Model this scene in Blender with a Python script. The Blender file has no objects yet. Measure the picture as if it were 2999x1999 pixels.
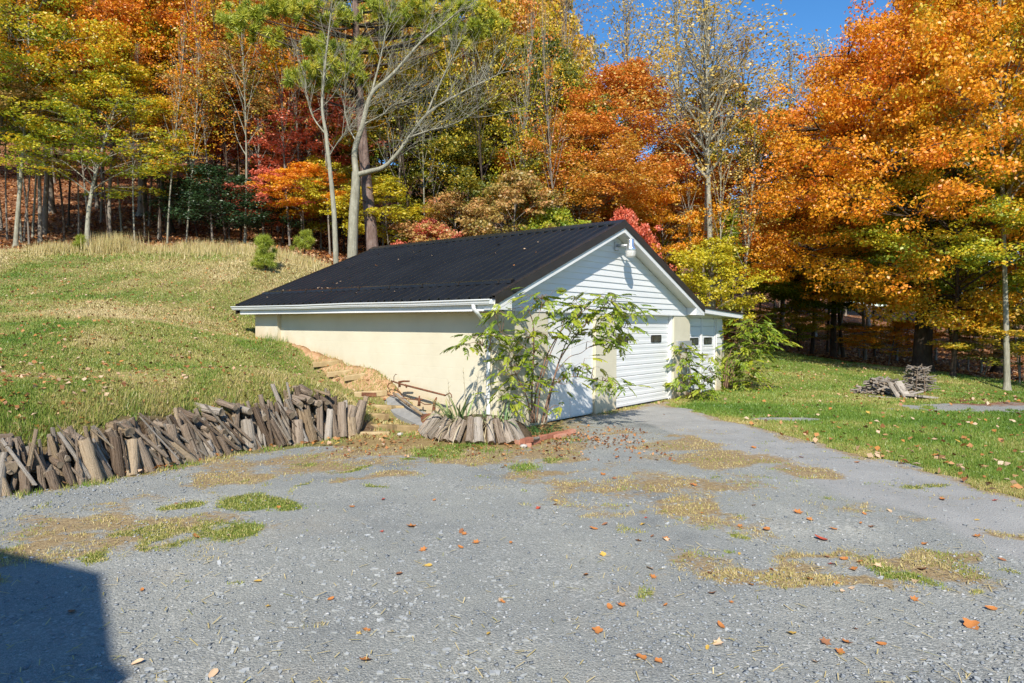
import bpy, math, random
import numpy as np
from mathutils import Vector, Matrix

random.seed(7)
rng = np.random.default_rng(7)
sc = bpy.context.scene
COL = sc.collection

# ------------------------------------------------------------------ camera, sky, sun, exposure
F_PX, HORIZON, ROLL, CAM_H = 1542.83, 745.23, 0.0036, 1.75      # measured on a 2352 x 1568 print
PITCH = math.atan((784 - HORIZON) / F_PX)
cam_d = bpy.data.cameras.new('camera')
cam_d.sensor_width = 36.0
cam_d.lens = 36.0 * F_PX / 2352
cam_d.clip_start = 0.05
cam_d.clip_end = 3000
cam = bpy.data.objects.new('camera', cam_d)
COL.objects.link(cam)
cam.matrix_world = Matrix.Translation((0, 0, CAM_H)) @ Matrix.Rotation(math.pi / 2 - PITCH, 4, 'X') @ Matrix.Rotation(ROLL, 4, 'Z')
sc.camera = cam

SUN_EL = math.radians(40.5)
SUN_AZ = math.radians(186.0)          # from +Y, clockwise: behind the camera, a little to the left
S_DIR = Vector((math.sin(SUN_AZ) * math.cos(SUN_EL), math.cos(SUN_AZ) * math.cos(SUN_EL), math.sin(SUN_EL)))
world = bpy.data.worlds.new('World')
sc.world = world
world.use_nodes = True
wn = world.node_tree
wn.nodes.clear()
sky = wn.nodes.new('ShaderNodeTexSky')
sky.sky_type = 'NISHITA'
sky.sun_disc = False
sky.sun_elevation = SUN_EL
sky.sun_rotation = SUN_AZ
sky.altitude = 500
sky.air_density = 1.0
sky.dust_density = 0.1
sky.ozone_density = 3.5
bg = wn.nodes.new('ShaderNodeBackground')
bg.inputs['Strength'].default_value = 0.125
wo = wn.nodes.new('ShaderNodeOutputWorld')
hs = wn.nodes.new('ShaderNodeHueSaturation')
hs.inputs['Saturation'].default_value = 1.25
wn.links.new(sky.outputs[0], hs.inputs['Color'])
wn.links.new(hs.outputs[0], bg.inputs['Color'])
wn.links.new(bg.outputs[0], wo.inputs['Surface'])

sun_d = bpy.data.lights.new('sun', 'SUN')
sun_d.energy = 4.6
sun_d.angle = math.radians(0.5)
sun_d.color = (1.0, 0.93, 0.82)
sun = bpy.data.objects.new('sun', sun_d)
COL.objects.link(sun)
sun.rotation_mode = 'QUATERNION'
sun.rotation_quaternion = S_DIR.to_track_quat('Z', 'Y')
sun.location = (0, -20, 30)

sc.view_settings.view_transform = 'Standard'
sc.view_settings.look = 'None'
sc.view_settings.exposure = 0.6
sc.view_settings.gamma = 1.0
sc.view_settings.use_curve_mapping = False
sc.render.engine = 'CYCLES'
sc.cycles.max_bounces = 7
sc.cycles.diffuse_bounces = 5
sc.cycles.glossy_bounces = 2
sc.cycles.transmission_bounces = 3
sc.cycles.transparent_max_bounces = 4
sc.cycles.caustics_reflective = False
sc.cycles.caustics_refractive = False
sc.cycles.sample_clamp_indirect = 4.0
sc.cycles.use_denoising = True
sc.cycles.denoiser = 'OPENIMAGEDENOISE'
sc.cycles.denoising_input_passes = 'RGB_ALBEDO_NORMAL'
sc.cycles.denoising_prefilter = 'NONE'
sc.cycles.use_adaptive_sampling = True
sc.cycles.adaptive_threshold = 0.02

# ------------------------------------------------------------------ measuring helpers (print pixel -> place)
def ray(px, py):
    X, Y = px - 1176, py - 784
    c, s = math.cos(-ROLL), math.sin(-ROLL)
    X, Y = X * c - Y * s, X * s + Y * c
    c, s = math.cos(PITCH), math.sin(PITCH)
    v = -Y / F_PX
    return np.array([X / F_PX, c + s * v, -s + c * v])

def on_ground(px, py, z=0.0):
    r = ray(px, py)
    t = (z - CAM_H) / r[2]
    return r * t + np.array([0, 0, CAM_H])

def at_depth(px, py, d):
    r = ray(px, py)
    return r * (d / r[1]) + np.array([0, 0, CAM_H])

# ------------------------------------------------------------------ object helpers
def tag(o, label=None, cat=None, group=None, kind=None):
    if label: o['label'] = label
    if cat: o['category'] = cat
    if group: o['group'] = group
    if kind: o['kind'] = kind
    return o

def empty(name, loc=(0, 0, 0), rz=0.0):
    o = bpy.data.objects.new(name, None)
    COL.objects.link(o)
    o.location = loc
    o.rotation_euler = (0, 0, rz)
    o.empty_display_size = 0.2
    return o

def link_mesh(name, me, parent=None, loc=None):
    o = bpy.data.objects.new(name, me)
    COL.objects.link(o)
    if parent is not None: o.parent = parent
    if loc is not None: o.location = loc
    return o

class MB:
    """collects faces; build() links them as one mesh object"""
    def __init__(s):
        s.v, s.f, s.m, s.sm = [], [], [], []
    def add(s, verts, faces, mat=0, smooth=False):
        b = len(s.v)
        s.v += [tuple(map(float, p)) for p in verts]
        for q in faces:
            s.f.append([b + i for i in q]); s.m.append(mat); s.sm.append(smooth)
        return s
    def box(s, x0, x1, y0, y1, z0, z1, mat=0):
        v = [(x0, y0, z0), (x1, y0, z0), (x1, y1, z0), (x0, y1, z0), (x0, y0, z1), (x1, y0, z1), (x1, y1, z1), (x0, y1, z1)]
        return s.add(v, [(0, 3, 2, 1), (4, 5, 6, 7), (0, 1, 5, 4), (1, 2, 6, 5), (2, 3, 7, 6), (3, 0, 4, 7)], mat)
    def prism(s, poly, y0, y1, mat=0):
        """poly = [(x, z), ...] counter-clockwise seen from -y, extruded along y"""
        n = len(poly)
        v = [(x, y0, z) for x, z in poly] + [(x, y1, z) for x, z in poly]
        f = [tuple(range(n)), tuple(range(2 * n - 1, n - 1, -1))]
        f += [(i, n + i, n + (i + 1) % n, (i + 1) % n) for i in range(n)]
        f = [tuple(q) for q in f]
        return s.add(v, f, mat)
    def tube(s, pts, rad, n=6, mat=0, cap=True, capmat=None, smooth=True, sx=1.0):
        P = [Vector(p) for p in pts]
        if not hasattr(rad, '__len__'): rad = [rad] * len(P)
        b = len(s.v)
        prev = None
        for i, p in enumerate(P):
            d = (P[min(i + 1, len(P) - 1)] - P[max(i - 1, 0)])
            d = d.normalized() if d.length > 1e-9 else Vector((0, 0, 1))
            a = prev if prev is not None else (Vector((0, 0, 1)) if abs(d.z) < 0.9 else Vector((1, 0, 0)))
            x = (a - d * a.dot(d))
            x = x.normalized() if x.length > 1e-6 else d.orthogonal().normalized()
            y = d.cross(x)
            prev = x
            for k in range(n):
                t = 2 * math.pi * k / n
                q = p + (x * math.cos(t) * sx + y * math.sin(t)) * rad[i]
                s.v.append((q.x, q.y, q.z))
        for i in range(len(P) - 1):
            for k in range(n):
                k2 = (k + 1) % n
                s.f.append([b + i * n + k, b + i * n + k2, b + (i + 1) * n + k2, b + (i + 1) * n + k]); s.m.append(mat); s.sm.append(smooth)
        if cap:
            cm = mat if capmat is None else capmat
            s.f.append([b + k for k in range(n)][::-1]); s.m.append(cm); s.sm.append(False)
            s.f.append([b + (len(P) - 1) * n + k for k in range(n)]); s.m.append(cm); s.sm.append(False)
        return s
    def mesh(s, name, mats):
        me = bpy.data.meshes.new(name)
        me.from_pydata(s.v, [], s.f)
        mats = mats if isinstance(mats, (list, tuple)) else [mats]
        for m in mats: me.materials.append(m)
        me.polygons.foreach_set('material_index', s.m)
        me.polygons.foreach_set('use_smooth', s.sm)
        me.update()
        return me
    def build(s, name, mats, parent=None, loc=None):
        return link_mesh(name, s.mesh(name, mats), parent, loc)

def np_mesh(name, V, k, mats, attrs=None, smooth=False, F=None):
    """V: (n, 3); consecutive groups of k vertices make one face unless F is given"""
    V = np.asarray(V, dtype=np.float32).reshape(-1, 3)
    if F is None: F = np.arange(len(V), dtype=np.int32).reshape(-1, k)
    F = np.asarray(F, dtype=np.int32)
    me = bpy.data.meshes.new(name)
    me.vertices.add(len(V)); me.vertices.foreach_set('co', V.ravel())
    me.loops.add(F.size); me.loops.foreach_set('vertex_index', F.ravel())
    me.polygons.add(len(F))
    me.polygons.foreach_set('loop_start', np.arange(0, F.size, F.shape[1], dtype=np.int32))
    me.polygons.foreach_set('loop_total', np.full(len(F), F.shape[1], dtype=np.int32))
    for m in (mats if isinstance(mats, (list, tuple)) else [mats]): me.materials.append(m)
    if smooth: me.polygons.foreach_set('use_smooth', np.ones(len(F), dtype=bool))
    for an, (dom, val) in (attrs or {}).items():
        a = me.attributes.new(an, 'FLOAT', dom)
        a.data.foreach_set('value', np.asarray(val, dtype=np.float32))
    me.update(calc_edges=True)
    return me

def vnoise(x, y, scale, seed=0):
    """smooth value noise in 0..1"""
    g = np.random.default_rng(1000 + seed).random((256, 256))
    X, Y = np.asarray(x) * scale + 91.3, np.asarray(y) * scale + 47.7
    i, j = np.floor(X).astype(int), np.floor(Y).astype(int)
    fx, fy = X - i, Y - j
    fx, fy = fx * fx * (3 - 2 * fx), fy * fy * (3 - 2 * fy)
    i0, j0, i1, j1 = i % 256, j % 256, (i + 1) % 256, (j + 1) % 256
    return (g[i0, j0] * (1 - fx) + g[i1, j0] * fx) * (1 - fy) + (g[i0, j1] * (1 - fx) + g[i1, j1] * fx) * fy

def sstep(a, b, x):
    t = np.clip((np.asarray(x, dtype=float) - a) / (b - a), 0, 1)
    return t * t * (3 - 2 * t)

# ------------------------------------------------------------------ materials
class NT:
    def __init__(s, name):
        s.mat = bpy.data.materials.new(name); s.mat.use_nodes = True
        s.t = s.mat.node_tree; s.t.nodes.clear()
        s.out = s.t.nodes.new('ShaderNodeOutputMaterial')
    def n(s, typ, **kw):
        nd = s.t.nodes.new(typ)
        for k, v in kw.items():
            if k in nd.inputs.keys(): s.put(nd.inputs[k], v)
            else: setattr(nd, k, v)
        return nd
    def put(s, sock, v):
        if hasattr(v, 'is_output'): s.t.links.new(v, sock)
        elif isinstance(v, (tuple, list)) and len(v) == 3 and sock.type == 'RGBA': sock.default_value = (*v, 1)
        else: sock.default_value = v
    def noise(s, scale, detail=3, rough=0.55, vec=None, dim='3D'):
        nd = s.n('ShaderNodeTexNoise', Scale=scale, Detail=detail, Roughness=rough)
        if vec is not None: s.put(nd.inputs['Vector'], vec)
        return nd.outputs['Fac']
    def ramp(s, fac, stops, interp='LINEAR'):
        nd = s.n('ShaderNodeValToRGB'); s.put(nd.inputs['Fac'], fac)
        e = nd.color_ramp.elements; nd.color_ramp.interpolation = interp
        while len(e) > 1: e.remove(e[-1])
        for i, (p, c) in enumerate(stops):
            el = e[0] if i == 0 else e.new(p)
            el.position = p; el.color = (*c, 1) if len(c) == 3 else c
        return nd.outputs['Color']
    def mix(s, fac, a, b, mode='MIX'):
        nd = s.n('ShaderNodeMix', data_type='RGBA', blend_type=mode)
        s.put(nd.inputs[0], fac); s.put(nd.inputs[6], a); s.put(nd.inputs[7], b)
        return nd.outputs[2]
    def math(s, op, a, b=0.0, clamp=False):
        nd = s.n('ShaderNodeMath', operation=op, use_clamp=clamp)
        s.put(nd.inputs[0], a); s.put(nd.inputs[1], b)
        return nd.outputs[0]
    def attr(s, name):
        return s.n('ShaderNodeAttribute', attribute_name=name).outputs['Fac']
    def coord(s, which='Object'):
        return s.n('ShaderNodeTexCoord').outputs[which]
    def pos(s):
        return s.n('ShaderNodeNewGeometry').outputs['Position']
    def mapping(s, vec, scale=(1, 1, 1), rot=(0, 0, 0)):
        nd = s.n('ShaderNodeMapping'); s.put(nd.inputs['Vector'], vec)
        nd.inputs['Scale'].default_value = scale; nd.inputs['Rotation'].default_value = rot
        return nd.outputs[0]
    def bump(s, h, strength=0.3, dist=0.02):
        nd = s.n('ShaderNodeBump', Strength=strength, Distance=dist); s.put(nd.inputs['Height'], h)
        return nd.outputs[0]
    def principled(s, color, rough=0.7, spec=0.3, metal=0.0, normal=None, **kw):
        nd = s.n('ShaderNodeBsdfPrincipled')
        s.put(nd.inputs['Base Color'], color); s.put(nd.inputs['Roughness'], rough)
        s.put(nd.inputs['Specular IOR Level'], spec); s.put(nd.inputs['Metallic'], metal)
        if normal is not None: s.put(nd.inputs['Normal'], normal)
        for k, v in kw.items(): s.put(nd.inputs[k], v)
        s.t.links.new(nd.outputs[0], s.out.inputs['Surface'])
        return s.mat

def mat_plain(name, c1, c2, scale=6, rough=0.7, spec=0.25, bump=0.15, bdist=0.01, metal=0.0, stretch=(1, 1, 1), detail=4):
    n = NT(name)
    co = n.mapping(n.coord('Object'), stretch)
    f = n.noise(scale, detail, 0.6, co)
    col = n.ramp(f, [(0.3, c1), (0.7, c2)])
    nm = n.bump(n.noise(scale * 4, 3, 0.6, co), bump, bdist) if bump else None
    return n.principled(col, rough, spec, metal, nm)

def mat_leaf(name, stops, rand=0.25, trans=0.42, gain=1.0):
    stops = [(p, tuple(min(0.88, c * gain) for c in col)) for p, col in stops]
    n = NT(name)
    oi = n.n('ShaderNodeObjectInfo').outputs['Random']
    fac = n.math('ADD', n.attr('mix'), n.math('MULTIPLY', n.math('SUBTRACT', oi, 0.5), rand))
    col = n.ramp(fac, stops)
    d = n.n('ShaderNodeBsdfDiffuse', Color=col)
    t = n.n('ShaderNodeBsdfTranslucent', Color=col)
    g = n.n('ShaderNodeBsdfGlossy', Roughness=0.45); n.put(g.inputs['Color'], (0.9, 0.9, 0.9))
    m = n.n('ShaderNodeMixShader'); m.inputs[0].default_value = trans
    n.t.links.new(d.outputs[0], m.inputs[1]); n.t.links.new(t.outputs[0], m.inputs[2])
    m2 = n.n('ShaderNodeMixShader'); m2.inputs[0].default_value = 0.035
    n.t.links.new(m.outputs[0], m2.inputs[1]); n.t.links.new(g.outputs[0], m2.inputs[2])
    n.t.links.new(m2.outputs[0], n.out.inputs['Surface'])
    return n.mat

# ------------------------------------------------------------------ garage frame (needed by the terrain)
TH = 0.6839
GC = np.array([-0.2377, 10.4487])
U2 = np.array([math.sin(TH), math.cos(TH)])       # along the gable front, to the right and away
V2 = np.array([-math.cos(TH), math.sin(TH)])      # along the eaves, to the left and away
def gw(a, b):
    p = GC + a * U2 + b * V2
    return (float(p[0]), float(p[1]))

# ------------------------------------------------------------------ terrain heights: thin plate spline through measured spots
WALL = [(-9.5, 5.6), (-7.0, 5.95), (-5.15, 6.73), (-4.69, 7.15), (-4.24, 8.08), (-3.69, 9.21), (-3.07, 9.73), (-2.5, 10.4)]
def px_pt(px, py, d):
    p = at_depth(px, py, d); return (p[0], p[1], p[2])
CP = []
CP += [(x, y, 0.0) for x, y in [(-8, 0), (-3, 0), (3, 0), (9, 0), (-7, 4.5), (-3, 5), (2, 5), (7, 5), (-3.5, 7), (0, 8), (4, 9), (8, 10), (-2, 9.5), (1.2, 11), (2, 13.5), (3.8, 16), (13, 9), (13, 14), (9.5, 15), (5.7, 18.2), (7, 20)]]
CP += [(x, y, 0.0) for x, y in WALL]
CP += [px_pt(*q) for q in [(0, 1007, 7.1), (190, 992, 7.7), (308, 952, 8.15), (440, 941, 9.0), (539, 930, 9.6), (620, 895, 10.0), (697, 893, 10.4), (755, 897, 10.8), (807, 915, 11.0)]]
CP += [(-7.2, 6.5, 0.5), (-10, 6.3, 0.5), (-14, 7, 0.7), (-20, 8, 1.0)]
CP += [px_pt(*q) for q in [(890, 1001, 10.5), (890, 987, 10.8), (850, 964, 11.4), (880, 943, 11.87), (860, 917, 12.2), (800, 889, 12.7), (780, 871, 13.03), (730, 854, 13.4), (690, 837, 13.8)]]
for b, z in [(7.49, 1.44), (6.22, 1.34), (5.59, 1.30), (4.87, 1.11), (4.48, 1.02), (3.66, 0.94), (3.34, 0.87), (2.92, 0.7), (2.6, 0.45), (1.82, 0.1), (1.0, 0.02)]:
    CP.append((*gw(0.33, b), z))
CP += [px_pt(*q) for q in [(0, 741, 13.2), (0, 640, 20), (0, 570, 26), (300, 742, 13.5), (300, 650, 19.5), (300, 575, 25), (590, 800, 13.5), (620, 610, 21), (740, 600, 24), (480, 850, 11.3), (200, 880, 9.6)]]
CP += [(*gw(4, 8.2), 2.0), (*gw(8, 8.5), 1.25), (*gw(10.8, 4), 0.45), (*gw(2, 8.2), 1.9)]
CP += [px_pt(*q) for q in [(1765, 803, 36), (1900, 821, 34), (2000, 836, 31), (2118, 852, 26.6), (2240, 875, 24), (2315, 896, 22.5)]]
CP += [(25, 20, -0.6), (30, 30, -0.8), (20, 34, -0.2), (40, 30, -0.3), (40, 0, -0.3), (20, 2, 0.0), (16, 42, 0.4), (24, 42, 0.1)]
CP += [(-50, 60, 18), (-25, 45, 10.6), (-33, 60, 15.5), (-10, 45, 9), (-10, 60, 13), (-10, 35, 6.3), (5, 45, 4.5), (5, 60, 7.5), (10, 80, 11.5), (25, 60, 2.5), (25, 80, 6), (45, 60, 0.5), (45, 90, 4),
       (-60, 90, 30), (-20, 90, 23), (0, 90, 16.5), (-40, 30, 7.5), (-30, 15, 3.0), (-18, 24, 4.2), (-60, 0, 2), (-30, 0, 0.5), (60, 90, 3), (0, 140, 27), (-60, 140, 42), (70, 140, 6), (0, -40, 0), (50, -40, 0), (-50, -40, 0)]
CP = np.array(CP)
def _phi(r2):
    return 0.5 * r2 * np.log(np.maximum(r2, 1e-12))
_n = len(CP)
_A = np.zeros((_n + 3, _n + 3))
_d2 = ((CP[:, None, :2] - CP[None, :, :2]) ** 2).sum(-1)
_A[:_n, :_n] = _phi(_d2) + np.eye(_n) * 0.15
_A[:_n, _n] = 1; _A[:_n, _n + 1:] = CP[:, :2]; _A[_n, :_n] = 1; _A[_n + 1:, :_n] = CP[:, :2].T
_w = np.linalg.solve(_A, np.concatenate([CP[:, 2], np.zeros(3)]))
def _tps(x, y):
    out = np.empty(len(x))
    for i in range(0, len(x), 20000):
        X, Y = x[i:i + 20000], y[i:i + 20000]
        d2 = (X[:, None] - CP[None, :, 0]) ** 2 + (Y[:, None] - CP[None, :, 1]) ** 2
        out[i:i + 20000] = _phi(d2) @ _w[:_n] + _w[_n] + _w[_n + 1] * X + _w[_n + 2] * Y
    return out

def poly_sd(x, y, poly):
    """signed distance to a polygon, positive inside"""
    x, y = np.asarray(x, float), np.asarray(y, float)
    d = np.full(x.shape, 1e9); ins = np.zeros(x.shape, bool)
    P = np.array(poly)
    for (ax, ay), (bx, by) in zip(P, np.roll(P, -1, 0)):
        ex, ey = bx - ax, by - ay
        t = np.clip(((x - ax) * ex + (y - ay) * ey) / (ex * ex + ey * ey + 1e-12), 0, 1)
        d = np.minimum(d, np.hypot(x - ax - t * ex, y - ay - t * ey))
        c = ((ay > y) != (by > y)) & (x < (bx - ax) * (y - ay) / (by - ay + 1e-12) + ax)
        ins ^= c
    return np.where(ins, d, -d)

YARD = [(-30, -30), (-30, 4.6), (-14, 5.2)] + WALL + [(-1.7, 10.55), (-0.9, 11.1), gw(0.35, 1.0), gw(0.35, 0.3), gw(7.87, 0.3), gw(9.8, 0.3), (9, 17), (12, 17), (16, 11), (18, -30)]
GRAVEL = [(-30, -30), (-30, 4.2), (-14, 4.9), (-9.5, 5.5), (-7.0, 5.85), (-5.1, 6.6), (-4.6, 7.1), (-4.15, 8.0), (-3.55, 9.0), (-2.7, 9.35), (-1.3, 9.35), (-0.2, 9.35), (0.55, 9.9), (1.1, 11.0), gw(1.5, 0.25), gw(6.9, 0.25),
          (3.39, 14.29), (4.1, 12.2), (4.31, 11.32), (4.65, 9.8), (4.79, 8.91), (5.15, 7.6), (5.28, 6.87), (5.6, 4), (5.8, -2), (6, -30)]
GARAGE = [gw(0.36, 0.3), gw(9.75, 0.3), gw(9.75, 7.4), gw(0.36, 7.4)]

def height(x, y):
    sh = np.shape(x)
    x, y = np.atleast_1d(np.asarray(x, float)).ravel(), np.atleast_1d(np.asarray(y, float)).ravel()
    xc, yc = np.clip(x, -75, 80), np.clip(y, -45, 150)
    z = _tps(xc, yc)
    sd = poly_sd(x, y, YARD)
    k = sstep(0.0, 0.38, -sd)
    z = z * k
    z += (vnoise(x, y, 0.9, 1) - 0.5) * 0.05 * k + (vnoise(x, y, 0.5, 2) - 0.5) * 0.03 * (1 - k)
    ga_ = (x - GC[0]) * U2[0] + (y - GC[1]) * U2[1]; gb_ = (x - GC[0]) * V2[0] + (y - GC[1]) * V2[1]
    rough = np.exp(-((ga_ + 0.35) / 0.7) ** 2) * sstep(1.8, 2.6, gb_) * (1 - sstep(5.5, 7, gb_))
    z += rough * ((vnoise(x, y, 3.3, 11) - 0.5) * 0.10 + (vnoise(x, y, 8.0, 12) - 0.5) * 0.05)
    z += (vnoise(x, y, 0.12, 3) - 0.5) * 0.9 * sstep(34, 60, y)
    g = sstep(0.0, 0.12, poly_sd(x, y, GARAGE))
    z = z * (1 - g) + (-0.06) * g
    return z.reshape(sh) if sh else float(z[0])

def T3(x, y, dz=0.0):
    return (x, y, height(x, y) + dz)

# patches in the yard, seen as ellipses on the print: (px, py, rx, ry, weight)
def patches(lst):
    out = []
    for px, py, rx, ry, w in lst:
        c = on_ground(px, py)
        ex = on_ground(px + rx, py)[0] - c[0]
        ey = abs(on_ground(px, py - ry)[1] - on_ground(px, py + ry)[1]) / 2
        out.append((c[0], c[1], abs(ex), ey, w))
    return out
DRY = patches([(1250, 1010, 420, 48, .55), (1600, 1130, 330, 50, .5), (700, 1060, 330, 34, .5), (1750, 1290, 330, 50, .5), (2200, 1320, 220, 60, .55), (200, 1215, 260, 50, .55), (1010, 1022, 230, 30, 1), (840, 1062, 220, 22, .7), (1130, 1050, 160, 28, .8), (1310, 1030, 140, 26, .9), (890, 1090, 80, 12, .9), (1075, 1110, 60, 10, .6), (560, 1100, 170, 18, .6),
    (1580, 1030, 130, 20, 1), (1700, 1058, 160, 22, 1), (1850, 1090, 110, 16, .9), (1490, 1005, 80, 12, .6), (1240, 1085, 120, 18, .6), (1480, 1120, 200, 22, .6), (1510, 1165, 170, 24, .8), (1620, 1195, 150, 22, .8), (1420, 1075, 120, 18, .6),
    (1640, 1305, 130, 22, .9), (1790, 1320, 160, 26, 1), (1900, 1362, 130, 20, 1), (1820, 1275, 130, 20, .9), (2240, 1330, 130, 38, 1), (2210, 1290, 90, 22, .9), (2310, 1390, 70, 22, .9), (1990, 1165, 80, 12, .6), (2080, 1195, 80, 14, .8), (2290, 1212, 80, 20, .8),
    (140, 1205, 190, 36, .8), (60, 1255, 110, 30, .9), (400, 1145, 130, 18, .6), (260, 1165, 140, 20, .6), (50, 1315, 70, 16, .8), (1870, 1040, 60, 8, .5), (2060, 1085, 60, 12, .5), (1965, 1040, 60, 8, .6), (1240, 1450, 40, 20, .5), (700, 1420, 40, 10, .4), (2190, 1145, 60, 10, .5)])
GREEN = patches([(590, 1150, 66, 22, 1), (440, 1172, 52, 13, 1), (470, 1236, 130, 20, 1), (370, 1248, 50, 14, 1), (830, 1112, 26, 7, 1), (1462, 1362, 46, 20, .9), (1650, 1240, 36, 11, 1), (1985, 1312, 70, 20, .8), (2060, 1108, 64, 14, .9), (1690, 1100, 34, 8, .9), (2280, 1300, 26, 9, 1),
    (190, 1280, 22, 8, .9), (1045, 1034, 90, 14, 1), (985, 1048, 50, 10, .8), (1210, 1075, 50, 10, .7), (1290, 1050, 20, 6, .8), (2035, 1335, 40, 12, .7), (500, 1105, 16, 5, 1), (680, 1112, 14, 5, 1), (640, 1070, 40, 8, .8), (1225, 1120, 20, 5, .7), (1480, 1185, 24, 6, .8), (1560, 1205, 20, 6, .8), (760, 1080, 20, 6, .8), (915, 1055, 30, 7, .8), (2170, 1355, 22, 7, .8), (1610, 1290, 22, 6, .6), (470, 1350, 10, 5, .6), (590, 1360, 12, 6, .6), (280, 1090, 30, 8, .9), (120, 1120, 20, 8, .9)])
def patch_mask(x, y, lst, seed=5, nscale=2.2, namp=0.9):
    m = np.zeros(np.shape(x))
    x0_, y0_ = x, y
    x = x + (vnoise(x0_, y0_, 1.1, seed + 40) - 0.5) * 0.9 + (vnoise(x0_, y0_, 3.7, seed + 41) - 0.5) * 0.4
    y = y + (vnoise(x0_, y0_, 1.1, seed + 42) - 0.5) * 0.7 + (vnoise(x0_, y0_, 3.7, seed + 43) - 0.5) * 0.35
    for cx, cy, rx, ry, w in lst:
        q = np.sqrt(((x - cx) / rx) ** 2 + ((y - cy) / ry) ** 2)
        m = np.maximum(m, w * (1 - sstep(0.1, 1.6, q)))
    return np.clip(m * 1.15 + (vnoise(x, y, nscale, seed) - 0.5) * namp * (m > 0.02) + (vnoise(x, y, nscale * 4, seed + 1) - 0.5) * namp * 0.5 * (m > 0.02), 0, 1)

def masks(x, y):
    gsd = poly_sd(x, y, GRAVEL)
    wob = (vnoise(x, y, 1.3, 21) - 0.5) * 0.5 + (vnoise(x, y, 4.5, 22) - 0.5) * 0.25
    gravel = sstep(-0.18, 0.18, gsd + wob * 0.8)
    far = ((x - 11.2) / 3.4) ** 2 + ((y - 14.4 - (x - 11) * 0.05) / 0.95) ** 2
    gravel = np.maximum(gravel, 0.78 * (1 - sstep(0.3, 1.4, far + wob * 1.6 + (vnoise(x, y, 6.0, 23) - .5) * .8)))
    pad2 = ((x - 5.2) / 0.75) ** 2 + ((y - 12.6) / 0.3) ** 2
    gravel = np.maximum(gravel, 0.85 * (1 - sstep(0.5, 1.2, pad2 + wob)))
    dry = patch_mask(x, y, DRY)
    dry = np.maximum(dry, 0.7 * (1 - sstep(0.0, 0.5, np.abs(gsd) + wob)) * (y > 4) * np.where(x < -2.5, 0.75, 1))
    green = patch_mask(x, y, GREEN, 8, 3.0, 1.1) * 0.8
    # clay spill along the garage wall
    a = (x - GC[0]) * U2[0] + (y - GC[1]) * U2[1]
    b = (x - GC[0]) * V2[0] + (y - GC[1]) * V2[1]
    wd = 0.10 + 0.46 * sstep(6.2, 3.2, b) * sstep(2.2, 3.0, b)
    clay = (1 - sstep(wd * 0.6, wd * 1.1, (0.35 - a) + wob * 0.35)) * sstep(2.3, 2.7, b) * (1 - sstep(7.2, 8.0, b)) * (a < 0.6)
    clay = np.maximum(clay, 0.30 * (1 - sstep(0.4, 0.9, np.abs(a + 0.75) + wob * 0.4)) * sstep(0.6, 1.4, b) * (1 - sstep(4.4, 5.0, b)))
    # bare earth of the bank behind the stacked logs
    ysd = poly_sd(x, y, YARD)
    earth = sstep(-0.05, 0.02, -ysd) * (1 - sstep(0.34, 0.5, -ysd)) * (x < -2.2) * (y < 11.0)
    # forest floor
    edge = forest_edge(x)
    litter = sstep(-0.8, 1.2, y - edge + wob * 2.5)
    lit2 = np.clip(0.7 * (1 - sstep(1.0, 4.5, np.hypot((x - 11.5) / 1.3, (y - 16.8)))) + (wob * 0.7), 0, 1) * (y > 14.5) * (x > 8)
    litter = np.maximum(litter, lit2)
    return gravel, dry, green, clay, earth, litter

TRACK = [gw(4.1, 0.2), gw(6.75, 0.2), (3.39, 14.29), (4.1, 12.2), (4.31, 11.32), (4.65, 9.8), (4.79, 8.91), (5.15, 7.6), (5.28, 6.87), (5.6, 4), (5.0, 2.0), (3.9, 4.6), (3.7, 6.2), (3.35, 8.0), (2.95, 10.2), (2.3, 12.0)]
def forest_edge(x):
    """distance (y) at which the mown grass ends"""
    xs = np.array([-60, -20, -14, -8, -5, 0, 6, 10, 13, 16, 17, 15.5, 15, 80])
    X = np.array([-60, -19, -13, -9, -6, -2, 6, 10, 13.5, 16, 18, 22, 80])
    Y = np.array([26, 25.5, 24.5, 23.5, 23, 24, 30, 35, 36.5, 30, 26, 23, 20])
    return np.interp(x, X, Y)

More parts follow.
